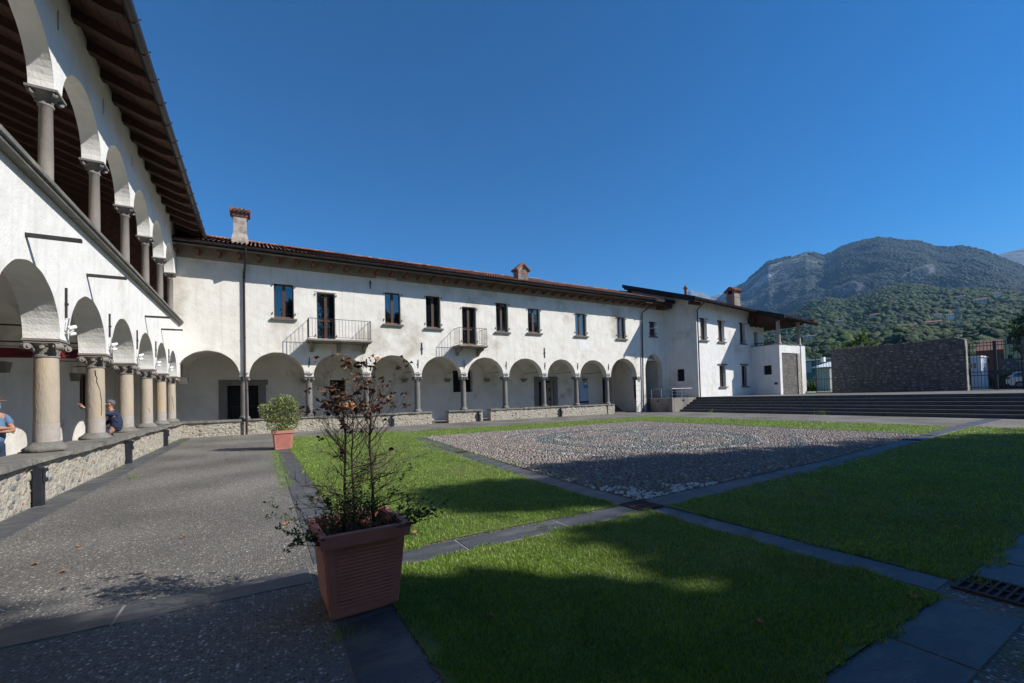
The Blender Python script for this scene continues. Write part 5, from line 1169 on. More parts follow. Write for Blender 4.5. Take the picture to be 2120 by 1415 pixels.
# --- fallen leaves, each its own object
def leaf_mesh():
    g = G(); o_ = []; n = 10
    for i in range(n):
        a = 2 * math.pi * i / n; r_ = (.05 if i % 2 == 0 else .026) * rnd.uniform(.8, 1.15); o_.append((r_ * math.cos(a), r_ * math.sin(a) * .8, .006 + abs(math.cos(a)) ** 2 * .022 + rnd.uniform(0, .008)))
    g.add(o_ + [(0, 0, .004)], [(i, (i + 1) % n, n) for i in range(n)]); return g
LF = [(3.50, -19.28, 'curled orange leaf on the walk beside the foreground planter', 1.3), (2.4, -19.16, 'single orange leaf lying in the middle of the sunlit walk', .9), (1.4, -18.83, 'leaf on the walk', .6), (1.21, -19.35, 'brown leaf at the near left on the walk just before the shade', .8), (1.54, -19.81, 'yellow brown leaf at the edge of the tree shade on the walk', .8), (.75, -13.2, 'w', .8), (.71, -14.29, 'w', .7), (1.64, -12.41, 'w', .8), (1.69, -9.0, 'w', .8), (2.3, -9.4, 'w', .9), (1.3, -5.1, 'w', .9), (1.9, -5.3, 'w', .9), (2.5, -4.8, 'w', .9), (2.4, -10.9, 'w', .8), (4.6, -22.89, 'reddish leaf lying on the near lawn right of the planter', .8), (5.65, -17.93, 'g', .9), (6.08, -23.94, 'dark red leaf standing on the shaded near lawn', .9), (7.35, -24.35, 'brown leaf at the corner slab near the slotted grate', 1.0), (7.12, -16.32, 'g', .9), (4.91, -16.92, 'g', 1.0), (4.77, -20.69, 'orange leaf on the lawn just behind the foreground planter', 1.1), (6.4, -14.8, 'g', .9), (5.9, -12.5, 'g', 1), (9.4, -5.8, 'g', 1), (17.2, -6.6, 'g', 1), (24.3, -9.4, 'g', 1), (5.5, -10.6, 'g', 1), (11.5, -21.9, 'g', 1), (4.0, -17.9, 's', 1)]
LW_ = list(range(9)); LG_ = list(range(10))
for x, y, lb, s_ in LF:
    g = leaf_mesh(); z = .035 if (x > 4.1) else .004; o = g.build('fallen_leaf', M['leaforange'], None); o.location = (x, y, z); o.scale = (s_,) * 3; o.rotation_euler = (rnd.uniform(-.2, .2), rnd.uniform(-.2, .2), rnd.uniform(0, 6))
    if lb == 'leaf on the walk': lb = 'small leaf on the sunlit walk left of the orange one'
    if lb == 'w': lb = 'brown leaf ' + ['lying beside the slate strip near the left parapet', 'on the edge of the slate strip before the nearest bollard gap', 'alone in mid walk level with the second bollard', 'near the end of the far planter shadow', 'just left of the far planter on the walk', 'at the far end of the walk below the corner column', 'second leaf at the far end of the walk', 'close to the back parapet below the first arch', 'in mid walk short of the far planter'][LW_.pop(0)]
    if lb == 'g': lb = 'dry leaf ' + ['on the left lawn above the blob of shade', 'on the lawn near the kerb of the cobbles', 'in the middle of the sunlit left lawn', 'on the left lawn short of the second kerb grate', 'on the left lawn level with the dead shrub top', 'on the grass band behind the left end of the cobbles', 'on the grass band before the long parapet', 'on the grass band at the right of the cobbles', 'on the left lawn near the far planter', 'in the shade on the big right lawn'][LG_.pop(0)]
    if lb == 's': lb = 'dry leaf resting on the slate strip between walk and lawn'
    tag(o, lb, 'leaf', 'fallen leaves on the ground')
# ================= PEOPLE =================
def skin_mesh(name, joints, bones, m, parent, root=0, lev=2):
    """joints: {k:(x,y,z,r)}"""
    ks = list(joints); ix = {k: i for i, k in enumerate(ks)}
    me = bpy.data.meshes.new(name); me.from_pydata([joints[k][:3] for k in ks], [(ix[a], ix[b]) for a, b in bones], []); me.update()
    o = bpy.data.objects.new(name, me); COL.objects.link(o); o.parent = parent; me.materials.append(m)
    sk = o.modifiers.new('skin', 'SKIN'); sk.use_smooth_shade = True
    if not me.skin_vertices: 
        bpy.context.view_layer.objects.active = o
    L = me.skin_vertices[0].data
    for k in ks:
        r_ = joints[k][3]; L[ix[k]].radius = r_ if isinstance(r_, tuple) else (r_, r_)
    L[root].use_root = True
    ss = o.modifiers.new('sub', 'SUBSURF'); ss.levels = lev; ss.render_levels = lev
    return o
M['skinc'] = mat('skin', (.42, .22, .15), (.36, .18, .12), 8, .55); M['navy'] = mat('navy_shirt', (.018, .028, .075), (.012, .02, .055), 6, .85, .3, 20, bump2=.6, b2scale=9); M['lblue'] = mat('light_blue_shirt', (.11, .19, .34), (.08, .15, .28), 5, .85, .2, 30)
M['jean'] = mat('blue_jeans', (.022, .045, .10), (.015, .03, .07), 6, .9, .3, 40); M['hair'] = mat('grey_hair', (.07, .065, .065), (.15, .145, .14), 30, .8, .5, 60); M['mask'] = mat('face_mask', (.10, .38, .60), rough=.8); M['straw'] = mat('straw_hat', (.34, .26, .13), (.24, .17, .08), 40, .8, .5, 90); M['shoe'] = mat('shoe', (.03, .025, .02), rough=.6); M['bandm'] = mat('hat_band', (.05, .03, .03), rough=.8)
def fingers(J, B, wrist, palm, dirv, side, curl, point=False, tag_=''):
    d = Vector(dirv).normalized(); s_ = Vector(side).normalized(); nrm = d.cross(s_).normalized()
    p = Vector(palm)
    J['pm' + tag_] = (*p, (.036, .02)); B.append((wrist, 'pm' + tag_))
    Ls = (.070, .078, .073, .058)
    for i in range(4):
        b0 = p + d * .03 + s_ * (-.027 + .018 * i); k = 'f%d%s' % (i, tag_); c = 0.05 if (point and i == 0) else curl
        J[k + 'a'] = (*b0, .0115); B.append(('pm' + tag_, k + 'a')); q = b0; dd = d.copy()
        for j, fr_ in enumerate((.45, .33, .22)):
            dd = (dd * math.cos(c) - nrm * math.sin(c)).normalized(); q = q + dd * Ls[i] * fr_; J[k + 'bcd'[j]] = (*q, .0095 - j * .0008); B.append((k + ('a' if j == 0 else 'bcd'[j - 1]), k + 'bcd'[j]))
    t0 = p - s_ * .028 - d * .01; t1 = t0 - s_ * .02 + d * .028; t2 = t1 + d * .03 - s_ * .004
    for n_, q, pr in (('ta', t0, 'pm' + tag_), ('tb', t1, 'ta' + tag_), ('tc', t2, 'tb' + tag_)): J[n_ + tag_] = (*q, .012 if n_ == 'ta' else .010); B.append((pr, n_ + tag_))
def head_parts(P0, hx, hy, hz, hair=True):
    """head features; local x = facing"""
    g = G(); 
    for s_ in (-1, 1): g.blob((hx + .085, hy + s_ * .033, hz + .01), .012, 2, 0)
    g.build('eye', M['white'], P0, True)
    g = G()
    for s_ in (-1, 1): g.blob((hx + .0, hy + s_ * .082, hz - .01), .03, 2, .05, (.6, .35, 1))
    g.blob((hx + .105, hy, hz - .02), .017, 2, 0, (1, .8, 1.5)); g.build('ear_and_nose', M['skinc'], P0, True)
    if hair:
        g = G(); vs, fs = ICO[3]; V_ = []
        for v in vs:
            x, y, z = v; V_.append((hx - .012 + x * .103, hy + y * .086, hz + .028 + z * .100 * (1 + .03 * math.sin(x * 30) * math.cos(y * 25))))
        keep = [f for f in fs if all((V_[i][2] > hz + .045 + max(0, (V_[i][0] - hx)) * .2) or (V_[i][0] < hx - .02 and V_[i][2] > hz - .055) for i in f)]
        g.add(V_, keep); g.build('hair', M['hair'], P0, True)
    # man in straw hat: stands, arms crossed
p1 = empty('person', (-.98, -14.12, .05), R(-28), 'man in straw hat, blue face mask and light blue shirt standing with folded arms', 'person')
J = {'pel': (0, 0, .95, (.11, .09)), 'bel': (.03, 0, 1.08, (.13, .11)), 'ch': (0, 0, 1.30, (.16, .12)), 'sh': (-.01, 0, 1.44, (.11, .08)), 'nk': (0, 0, 1.50, .055), 'jw': (.03, 0, 1.575, (.062, .07)), 'hd': (.01, 0, 1.64, (.082, .096)), 'tp': (0, 0, 1.72, (.07, .08))}
B = [('pel', 'bel'), ('bel', 'ch'), ('ch', 'sh'), ('sh', 'nk'), ('nk', 'jw'), ('jw', 'hd'), ('hd', 'tp')]
for s_, t_ in ((-1, 'r'), (1, 'l')):
    J.update({'s' + t_: (0, s_ * .19, 1.42, .055), 'e' + t_: (.10, s_ * .25, 1.16, .043), 'w' + t_: (.27, -s_ * .03, 1.17 + .03 * s_, .028)})
    B += [('sh', 's' + t_), ('s' + t_, 'e' + t_), ('e' + t_, 'w' + t_)]
    fingers(J, B, 'w' + t_, (.25, -s_ * .10, 1.18 + .03 * s_), (-.2, -s_, .0), (.2, 0, 1), .35, tag_=t_)
    J.update({'h' + t_: (0, s_ * .095, .90, .085), 'k' + t_: (.02, s_ * .11, .50, .06), 'a' + t_: (0, s_ * .12, .09, .042), 't' + t_: (.13, s_ * .13, .035, .035)}); B += [('pel', 'h' + t_), ('h' + t_, 'k' + t_), ('k' + t_, 'a' + t_), ('a' + t_, 't' + t_)]
bd = skin_mesh('body', J, B, M['skinc'], p1)
sh = {'pel': (0, 0, .88, (.165, .14)), 'bel': (.035, 0, 1.08, (.172, .15)), 'ch': (0, 0, 1.30, (.175, .135)), 'sh': (-.01, 0, 1.43, (.12, .09)), 'nk': (0, 0, 1.485, .065), 'sl': (0, .20, 1.41, .07), 'el': (.07, .245, 1.24, .062), 'sr': (0, -.20, 1.41, .07), 'er': (.07, -.245, 1.24, .062)}
skin_mesh('shirt', sh, [('pel', 'bel'), ('bel', 'ch'), ('ch', 'sh'), ('sh', 'nk'), ('sh', 'sl'), ('sl', 'el'), ('sh', 'sr'), ('sr', 'er')], M['lblue'], p1)
tr = {'w': (0, 0, .97, (.16, .13)), 'c': (0, 0, .90, (.15, .13))}; bt = [('w', 'c')]
for s_, t_ in ((-1, 'r'), (1, 'l')): tr.update({'h' + t_: (0, s_ * .095, .84, .10), 'k' + t_: (.02, s_ * .11, .50, .08), 'a' + t_: (0, s_ * .12, .10, .068)}); bt += [('c', 'h' + t_), ('h' + t_, 'k' + t_), ('k' + t_, 'a' + t_)]
skin_mesh('jeans', tr, bt, M['jean'], p1)
head_parts(p1, .015, 0, 1.645, False)
g = G(); g.lathe([(.172, .0), (.178, .008), (.105, .012), (.098, .03), (.09, .09), (.06, .115), (.01, .12)], (0, 0, 1.70), 24); g.build('hat', M['straw'], p1, True); g = G(); g.lathe([(.107, 0), (.103, .03)], (0, 0, 1.712), 24); g.build('hat_band', M['bandm'], p1, True)
g = G(); g.blob((.06, 0, 1.585), .068, 3, 0, (.85, .95, .95)); g.build('face_mask', M['mask'], p1, True)
g = G()
for s_ in (-1, 1): g.tube([(.08, s_ * .05, 1.61), (.0, s_ * .09, 1.635)], .003, 5)
g.build('mask_strap', M['white'], p1)
# man sitting on the parapet, back towards the courtyard, pointing
p2 = empty('person', (-.22, -9.93, .80), R(188), 'grey haired man in navy shirt sitting on the parapet and pointing left', 'person')
J = {'pel': (.0, 0, .10, (.11, .09)), 'bel': (-.05, 0, .28, (.14, .12)), 'ch': (-.03, 0, .48, (.155, .115)), 'sh': (.03, 0, .63, (.11, .08)), 'nk': (.06, 0, .70, .052), 'jw': (.10, 0, .775, (.062, .068)), 'hd': (.08, 0, .85, (.082, .094)), 'tp': (.07, 0, .93, (.07, .08))}
B = [('pel', 'bel'), ('bel', 'ch'), ('ch', 'sh'), ('sh', 'nk'), ('nk', 'jw'), ('jw', 'hd'), ('hd', 'tp')]
J.update({'sr': (.03, -.19, .60, .053), 'er': (.12, -.26, .36, .042), 'wr': (.32, -.18, .27, .028), 'sl': (.04, .19, .60, .053), 'el': (.30, .27, .62, .04), 'wl': (.54, .25, .76, .027)})
B += [('sh', 'sr'), ('sr', 'er'), ('er', 'wr'), ('sh', 'sl'), ('sl', 'el'), ('el', 'wl')]
fingers(J, B, 'wr', (.38, -.16, .25), (1, .2, -.2), (0, 1, 0), .25, tag_='r'); fingers(J, B, 'wl', (.61, .24, .82), (1, -.05, .45), (.2, 0, -1), .8, True, tag_='l')
for s_, t_ in ((-1, 'r'), (1, 'l')):
    J.update({'h' + t_: (.10, s_ * .10, .07, .06), 'k' + t_: (.46, s_ * .13, .05, .05), 'a' + t_: (.50, s_ * .13, -.62, .042), 't' + t_: (.62, s_ * .14, -.70, .035)}); B += [('pel', 'h' + t_), ('h' + t_, 'k' + t_), ('k' + t_, 'a' + t_), ('a' + t_, 't' + t_)]
skin_mesh('body', J, B, M['skinc'], p2)
sh = {'pel': (.0, 0, .09, (.175, .145)), 'bel': (-.06, 0, .28, (.165, .15)), 'ch': (-.04, 0, .48, (.18, .14)), 'sh': (.03, 0, .62, (.125, .095)), 'nk': (.055, 0, .685, .062), 'sl': (.04, .20, .59, .07), 'el': (.30, .27, .615, .052), 'ml': (.44, .26, .70, .045), 'sr': (.03, -.20, .59, .07), 'er': (.12, -.26, .37, .055), 'mr': (.22, -.22, .31, .046)}
skin_mesh('shirt', sh, [('pel', 'bel'), ('bel', 'ch'), ('ch', 'sh'), ('sh', 'nk'), ('sh', 'sl'), ('sl', 'el'), ('el', 'ml'), ('sh', 'sr'), ('sr', 'er'), ('er', 'mr')], M['navy'], p2)
tr = {'c': (.02, 0, .08, (.16, .14))}; bt = []
for s_, t_ in ((-1, 'r'), (1, 'l')): tr.update({'h' + t_: (.14, s_ * .10, .085, .095), 'k' + t_: (.46, s_ * .13, .05, .075), 'a' + t_: (.50, s_ * .13, -.60, .06)}); bt += [('c', 'h' + t_), ('h' + t_, 'k' + t_), ('k' + t_, 'a' + t_)]
skin_mesh('trousers', tr, bt, M['jean'], p2)
head_parts(p2, .085, 0, .855, True)
g = G(); g.tube([(.525, .252, .75), (.548, .25, .765)], .034, 12); g.build('wristwatch', M['iron'], p2)

# ================= TREES =================
def tree(name, loc, h, crown, leaves, label, cat='tree', group=None, lsize=.3, m='treeleaf', trunk_r=.25, card=.6, seed=0):
    """crown: list of (dx,dy,z,r)"""
    o = empty(name, loc, 0, label, cat, group); g = G(); top_ = Vector((0, 0, h * .75)); pts = [Vector((rnd.uniform(-.15, .15) * (i > 0), rnd.uniform(-.15, .15) * (i > 0), h * .75 * i / 6)) for i in range(7)]
    g.tube(pts, [trunk_r * (1.25 - i * .14) for i in range(7)], 10)
    for dx_, dy_, z_, r_ in crown:
        b = pts[min(6, 2 + int(4 * min(1, z_ / h)) - 1)]; e_ = Vector((dx_, dy_, z_)); mid = b.lerp(e_, .5) + Vector((0, 0, -.3)); g.tube([b, mid, e_], [trunk_r * .4, trunk_r * .26, trunk_r * .1], 6)
    g.build('trunk', M['treebark'], o, True)
    tot = sum(c_[3] ** 2 for c_ in crown); PP, DD = [], []
    for dx_, dy_, z_, r_ in crown:
        n = int(leaves * r_ * r_ / tot); nc = max(6, int(n / 26)); v = nrg.normal(0, 1, (nc, 3)); v /= np.linalg.norm(v, axis=1, keepdims=True); v *= (nrg.uniform(.25, 1, (nc, 1)) ** .5) * r_
        cc = v + np.array([dx_, dy_, z_]); q = cc[nrg.integers(0, nc, n)] + nrg.normal(0, 1, (n, 3)) * min(.45, r_ * .18) * np.array([1, 1, .7]); PP.append(q); d = q - np.array([dx_, dy_, z_]); d /= np.linalg.norm(d, axis=1, keepdims=True) + 1e-6; d = d * .5 + nrg.normal(0, .7, (n, 3)); d /= np.linalg.norm(d, axis=1, keepdims=True); DD.append(d)
    PP = np.concatenate(PP); DD = np.concatenate(DD); m_ = len(PP); V, Fc = leafcards(PP, DD, nrg.uniform(.7, 1.3, m_) * lsize, nrg.uniform(.5, .8, m_) * lsize); npmesh('crown', V, Fc, M[m], o)['kind'] = 'stuff'; return o
nrg = np.random.default_rng(42); rnd.seed(5)
# trees south of the courtyard (they shade the lawn and stand in the window reflections)
SX, SY = SUN.x / SUN.z, SUN.y / SUN.z
def from_shadow(gx_, gy_, z_): return (gx_ + SX * z_, gy_ + SY * z_, z_)
def shadow_tree(label, spots, leaves, lsize=.34):
    """spots: (ground x, ground y, height, radius)"""
    P_ = [from_shadow(a, b, z_) + (r_,) for a, b, z_, r_ in spots]
    cx_ = sum(p[0] for p in P_) / len(P_); cy_ = sum(p[1] for p in P_) / len(P_)
    return tree('broadleaf_tree', (cx_, cy_, 0), max(p[2] for p in P_), [(p[0] - cx_, p[1] - cy_, p[2], p[3]) for p in P_], leaves, label, 'tree', 'trees standing south of the courtyard', lsize, 'treeleaf', .3)
shadow_tree('tall tree behind the viewer shading the far right lawn', [(22.5, -23.4, 15, 2.0), (19.5, -22.7, 15, 2.2), (26.5, -25.0, 14, 2.4), (21.5, -26.5, 12, 3.0), (17.2, -22.0, 14, 2.0), (18.0, -25, 12, 2.6), (30, -27, 13, 3)], 22000)
shadow_tree('tree behind the viewer shading the cobbles', [(9.9, -19.3, 16, 1.3), (12.2, -20.3, 16, 1.9), (14.8, -21.2, 15, 1.8), (11.6, -22.8, 13, 2.1), (14.5, -24, 12, 2.4), (9.4, -21.4, 14, 1.2)], 20000)
shadow_tree('tree behind the viewer shading the middle of the lawn', [(6.75, -19.5, 15.5, .85), (8.1, -20.4, 15, .95), (8.9, -23.2, 12.5, .95), (10.2, -24.8, 12, 1.8), (7.1, -22.5, 13, .6), (6.6, -24.7, 12, .85), (7.3, -23.3, 12.5, .5)], 13000)
shadow_tree('tree behind the viewer shading the planter', [(1.3, -22.65, 14, 1.6), (-1.4, -21.9, 14, 1.9), (3.1, -23.4, 13, .95), (-4, -23.5, 12, 2), (2, -25.5, 11, 2.2), (5.2, -24.0, 12, .95), (4.05, -22.65, 13, .85), (3.75, -22.7, 11, .6), (4.75, -22.85, 13, .6), (4.9, -24.9, 11, 1.4), (5.3, -27, 10, 2.0)], 30000)
for i, (x, y, lb) in enumerate([(-3, -34.5, 'low tree added to block sky light, far behind the viewer to the left'), (3.5, -35.5, 'low tree added to block sky light, straight behind the viewer'), (10.5, -35, 'low tree added to block sky light, behind the viewer at the lawn corner'), (18, -35.5, 'low tree added to block sky light, behind the viewer near the middle of the south side'), (26, -35, 'low tree added to block sky light, behind the viewer towards the steps'), (34, -35, 'low tree added to block sky light, behind the viewer beside the terrace')]):  # unseen row of trees, added to cut sky light and darken the foreground
    tree('broadleaf_tree', (x, y, 0), 9.5, [(0, 0, 5.0, 3.0), (-2.2, .4, 3.6, 2.2), (2.3, .2, 3.8, 2.3), (.3, .6, 7.6, 2.3), (-1.6, -.8, 6.6, 2.0), (1.8, -.5, 6.6, 2.1)], 9000, lb, 'tree', 'trees standing south of the courtyard', .4, 'treeleaf', .22)
# near tree at the right edge beyond the pier, shrub behind the wall
tree('broadleaf_tree', (75, -16.2, 1.1), 8.5, [(.0, 0, 6.6, 2.6), (-.3, 2.3, 6.4, 1.7), (0, 3.0, 4.6, 1.0), (0, 1.0, 8.2, 1.8), (0, -2.5, 7, 2.6), (0, 2.2, 7.9, 1.1), (0, .5, 4.2, 1.6)], 14000, 'dark leafy tree at the right edge behind the gate pier', lsize=.28, trunk_r=.3)
tree('garden_shrub', (53.5, -5.9, 1.1), 4.2, [(0, 1.3, 4.1, .75), (0, .3, 4.25, .7), (0, -.6, 4.9, .55), (0, -.7, 5.7, .35), (0, -1.3, 4.2, .5), (0, .1, 3.4, .9), (0, -1.0, 3.2, .9)], 2600, 'light green shrub tops showing above the stone wall', 'shrub', lsize=.22, m='treeleaf_lt', trunk_r=.07)
for i, (x, y, r_, lb) in enumerate([(69.5, -12.3, .9, 'green bushes at the foot of the far stone wall beside the white hut'), (70.5, -13.7, .8, 'low bush under the far stone wall behind the white car'), (96, 22.2, 2.4, 'bright green bush to the left of the small gate'), (92, 14.5, 1.8, 'green bush seen through the bars of the small gate')]):
    tree('bush', (x, y, 1.0), 1.2, [(0, 0, r_ * .8, r_), (0, r_ * .8, r_ * .6, r_ * .7), (0, -r_ * .8, r_ * .6, r_ * .7)], 1500, lb, 'bush', lsize=.22, m='treeleaf_lt' if i else 'treeleaf', trunk_r=.05)

# ================= THINGS BEYOND THE GATES =================
M['hutw'] = mat('hut_panel', (.55, .58, .62), (.48, .51, .55), 1, .6); M['red'] = mat('red_render', (.20, .06, .05), rough=.9); M['yel'] = mat('ochre_render', (.42, .36, .22), (.36, .31, .2), .4, .9); M['modern'] = mat('grey_panel', (.34, .35, .35), (.28, .29, .30), .3, .7); M['teal2'] = mat('teal_panel', (.05, .13, .16), rough=.6); M['cream'] = mat('cream_render', (.60, .54, .46), (.5, .45, .4), .1, .9)
hut = empty('white_hut', (66, -11.2, 1.1), 0, 'white prefabricated hut with a small twin window behind the big gate', 'hut'); g = G(); g.box((0, -.42, 0), (2.2, .36, 3.2)); g.build('wall', M['hutw'], hut); g = G(); g.box((-.1, -.5, 3.201), (2.3, .44, 3.35)); g.build('roof', M['white'], hut)
g = G()
for i in range(7): g.box((-.02, -.40 + i * .11, .05), (-.001, -.34 + i * .11, 2.0))
g.build('panel_rib', M['hutw'], hut)
for a in (-.18, .12): g = G(); g.box((-.05, a, 2.1), (-.001, a + .26, 2.65)); f_ = g.build('window', M['white'], hut); g = G(); g.box((-.06, a + .03, 2.13), (-.051, a + .23, 2.62)); g.build('pane', M['glass'], f_)
# car
car = empty('parked_car', (58.9, -16.95, 1.13), R(90), 'silver white hatchback parked behind the wide gate, rear end in view', 'car'); M['carp'] = mat('car_paint', (.62, .66, .72), rough=.25, metal=.3, coat=1); M['tyre'] = mat('tyre', (.02, .02, .02), rough=.8); M['tail'] = mat('tail_light', (.35, .01, .01), rough=.2)
prof = [(-2.05, .35), (-2.08, .6), (-1.95, .85), (-1.1, .98), (-.45, 1.42), (.9, 1.48), (1.65, 1.38), (2.02, .95), (2.10, .78), (2.08, .38), (1.75, .28), (-1.8, .28)]
g = G(); rings = []
for y, s_, zf in ((-.84, .97, .0), (-.88, 1, 0), (.88, 1, 0), (.84, .97, 0)): rings.append([(x * s_, y * (1 - max(0, z - .95) * .38), z) for x, z in prof])
n = len(prof); base = []
for r_ in rings: base += r_
fs = [tuple(range(n))[::-1], tuple(range(3 * n, 4 * n))]
for k in range(3):
    for i in range(n): fs.append((k * n + i, k * n + (i + 1) % n, (k + 1) * n + (i + 1) % n, (k + 1) * n + i))
g.add(base, fs); body = g.build('body', M['carp'], car, bevel=.04)
for s_ in (-1, 1):
    g = G(); g.quad(*[(x, s_ * (.884 * (1 - (z - .95) * .38 if z > .95 else 1) + .004), z) for x, z in ((-.85, 1.02), (-.38, 1.36), (.85, 1.40), (1.45, 1.32), (1.7, 1.02))]); g.build('window', M['glass'], car)
g = G(); g.quad((1.72, -.66, 1.36), (1.72, .66, 1.36), (2.03, .74, 1.0), (2.03, -.74, 1.0)); g.build('window', M['glass'], car)
for s_ in (-1, 1):
    g = G(); g.box((1.86, s_ * .60 - .16, .82), (2.09, s_ * .60 + .29 * (s_ > 0) + .16 * (s_ < 0) - (.13 if s_ < 0 else 0), .98)); g.build('tail_light', M['tail'], car)
    for x in (-1.25, 1.3):
        g = G(); g.tube([(x, s_ * .72, .31), (x, s_ * .895, .31)], .31, 20); wh = g.build('wheel', M['tyre'], car)
        g = G(); g.tube([(x, s_ * .896, .31), (x, s_ * .902, .31)], .19, 16); g.build('rim', M['steel'], wh)
g = G(); g.box((1.9, -.86, .3), (2.13, .86, .46)); g.build('bumper', M['tyre'], car)
def house(label, x, y, z, wx, wy, hh_, wallm, roofm, floors=2, rz_=0, group=None, win=3, rh=None):
    o = empty('hillside_house' if group else 'house', (x, y, z), rz_, label, 'house', group); g = G(); g.box((-wx / 2, -wy / 2, -3), (wx / 2, wy / 2, hh_)); g.build('wall', wallm, o)
    rh = wx * .28 if rh is None else rh; e_ = wy * .06
    g = G(); g.prism([(-wx / 2 - e_, -wy / 2 - e_, hh_ + .02), (wx / 2 + e_, -wy / 2 - e_, hh_ + .02), (0, -wy / 2 - e_, hh_ + rh)], (0, wy + 2 * e_, 0)); g.build('roof', roofm, o)
    for f in range(floors):
        for i in range(win):
            yy = -wy / 2 + wy * (i + .5) / win; zz = hh_ * (f + .35) / floors; g = G(); s_ = wy / win * .18; g.box((-wx / 2 - .03, yy - s_, zz), (-wx / 2 - .005, yy + s_, zz + hh_ / floors * .42)); g.build('window', M['black'], o)
    return o
house('red house with tiled roof beyond the wide gate', 113, -3.3, 1, 8, 3.6, 6.2, M['red'], M['tile'], 2, win=4, rh=2.0)
house('tall ochre house behind the tree at the right edge', 104, -8.4, 1, 8, 3.8, 8.2, M['yel'], M['tile'], 3, win=3, rh=.35)
o = empty('far_stone_wall', label='low rubble wall across the yard behind the hut and car', cat='wall'); g = G(); g.box((72, -22, 1.0), (72.5, -11.75, 4.2)); w_ = g.build('masonry', M['wallmortar'], o); g = G()
for k in range(240): stone_geo(g, lambda u, d, z: (72 + d, u, z), rnd.uniform(-14.5, -11.9), rnd.uniform(1.2, 4.05), rnd.uniform(.08, .2))
g.build('stones', M['wallstone'], w_)['kind'] = 'stuff'
o = empty('grey_office_building', label='long low grey and teal building beyond the small gate', cat='building'); g = G(); g.box((118, 12, 1), (140, 45, 8.2)); g.build('wall', M['teal2'], o)
for i in range(6): g = G(); g.box((117.6, 12.5 + i * 5.2, 5.4), (117.99, 16.6 + i * 5.2, 8.0)); p_ = g.build('panel', M['modern'], o); g = G(); g.box((117.5, 14.3 + i * 5.2, 5.9), (117.59, 16.2 + i * 5.2, 7.2)); g.build('window', M['black'], p_)
g = G(); g.box((117.2, 11.6, 8.21), (140.5, 45.4, 8.5)); g.build('roof_edge', M['white'], o)
o = empty('shed', label='small grey shed with a bright white sheet roof seen through the small gate', cat='shed'); g = G(); g.box((84.5, 9.9, 1), (88, 11.9, 4.9)); g.build('wall', M['modern'], o); g = G(); g.add([(84.0, 9.4, 5.0), (84.0, 12.4, 5.0), (88.4, 11.6, 6.0), (88.4, 9.4, 6.0), (84.0, 9.4, 5.08), (84.0, 12.4, 5.08), (88.4, 11.6, 6.08), (88.4, 9.4, 6.08)], [(0, 3, 2, 1), (4, 5, 6, 7), (0, 1, 5, 4), (1, 2, 6, 5), (2, 3, 7, 6), (3, 0, 4, 7)]); g.build('roof', M['white'], o); g = G(); g.box((85, 10.9, 6.0), (85.7, 11.4, 6.8)); g.build('vent', M['white'], o)
# hedge line closing the yard
tufts('hedge', [(90 + rnd.uniform(-2, 2), y + rnd.uniform(-.5, .5)) for y in np.arange(2, 34, .35)], 130, .7, 2.6, 'dark scrub hedge closing the yard beyond the road', .35, 'treeleaf')

# ================= MOUNTAINS =================
def ridge_el(tab, a): return np.interp(a, [t[0] for t in tab], [t[1] for t in tab])
TF_ = [(-40, 7), (20, 8), (30, 9), (34.2, 10), (35.2, 14.2), (36.2, 13.9), (37.5, 10), (48, 9.5), (50.5, 10.4), (52.0, 11.5), (52.9, 12.3), (53.6, 12.05), (54.4, 11.75), (55.05, 11.3), (55.6, 11.45), (56.1, 11.55), (56.9, 11.1), (60, 10), (75, 10), (79, 11.3), (80.3, 11.45), (83, 12.2), (88, 11.5), (110, 9), (150, 6)]
TMn = [(-40, 4), (30, 5), (45, 6), (52, 7.5), (54.6, 9.9), (56.2, 11.25), (56.9, 11.75), (58.67, 12.32), (60.2, 13.35), (61.16, 14.1), (62.5, 14.28), (63.93, 14.40), (64.7, 14.55), (65.25, 14.42), (66.29, 13.82), (67.0, 14.0), (67.76, 14.35), (69.0, 14.55), (69.74, 14.66), (70.88, 14.68), (72.31, 14.15), (74.02, 13.48), (75.0, 12.75), (75.62, 12.6), (76.56, 12.48), (77.4, 12.1), (78.31, 11.45), (80.19, 9.85), (82, 8.4), (86, 7.6), (95, 7), (110, 6), (150, 4)]
THl = [(-40, 2), (40, 3), (52, 4), (58, 5.6), (60, 6.6), (61.9, 7.3), (63.5, 8.2), (65.2, 9.1), (66.5, 9.3), (68, 8.9), (69.5, 9.1), (71, 9.6), (73, 9.5), (75.5, 8.6), (78, 8.0), (80, 7.4), (83, 7.6), (90, 6), (110, 4), (150, 2)]
TNr = [(-40, 1.2), (50, 1.6), (57, 2.6), (60, 3.6), (62, 4.6), (64, 4.3), (66, 4.9), (68, 5.3), (70, 4.6), (72, 5.2), (74, 4.7), (76, 4.1), (78, 4.6), (80, 4.0), (84, 4.4), (100, 3), (150, 1.5)]
def hz(tab, az_, r_, D, r0, noise_amp, sc, seed, p=1.15, spur=.0):
    a = np.degrees(az_); zr = D * np.tan(np.radians(ridge_el(tab, a))) + 1.6; t = np.clip((r_ - r0) / (D - r0), 0, 1.6); x = CX + r_ * np.sin(az_); y = CY + r_ * np.cos(az_)
    up = np.where(t <= 1, t ** p, 1 - (t - 1) * .8); n = fbm(x, y, sc, seed, 6) - .5; n2 = np.abs(fbm(x, y, sc * .6, seed + 31, 5) - .5) * 2
    amp = np.clip(t, 0, 1) * np.clip(1.02 - t, 0.0, 1) * 4
    fine = (fbm(x, y, sc * .06, seed + 3, 3) - .5)
    return 1.0 + zr * up + amp * zr * (n * noise_amp - n2 * spur) + fine * zr * .012 * np.clip(t * 3, 0, 1)
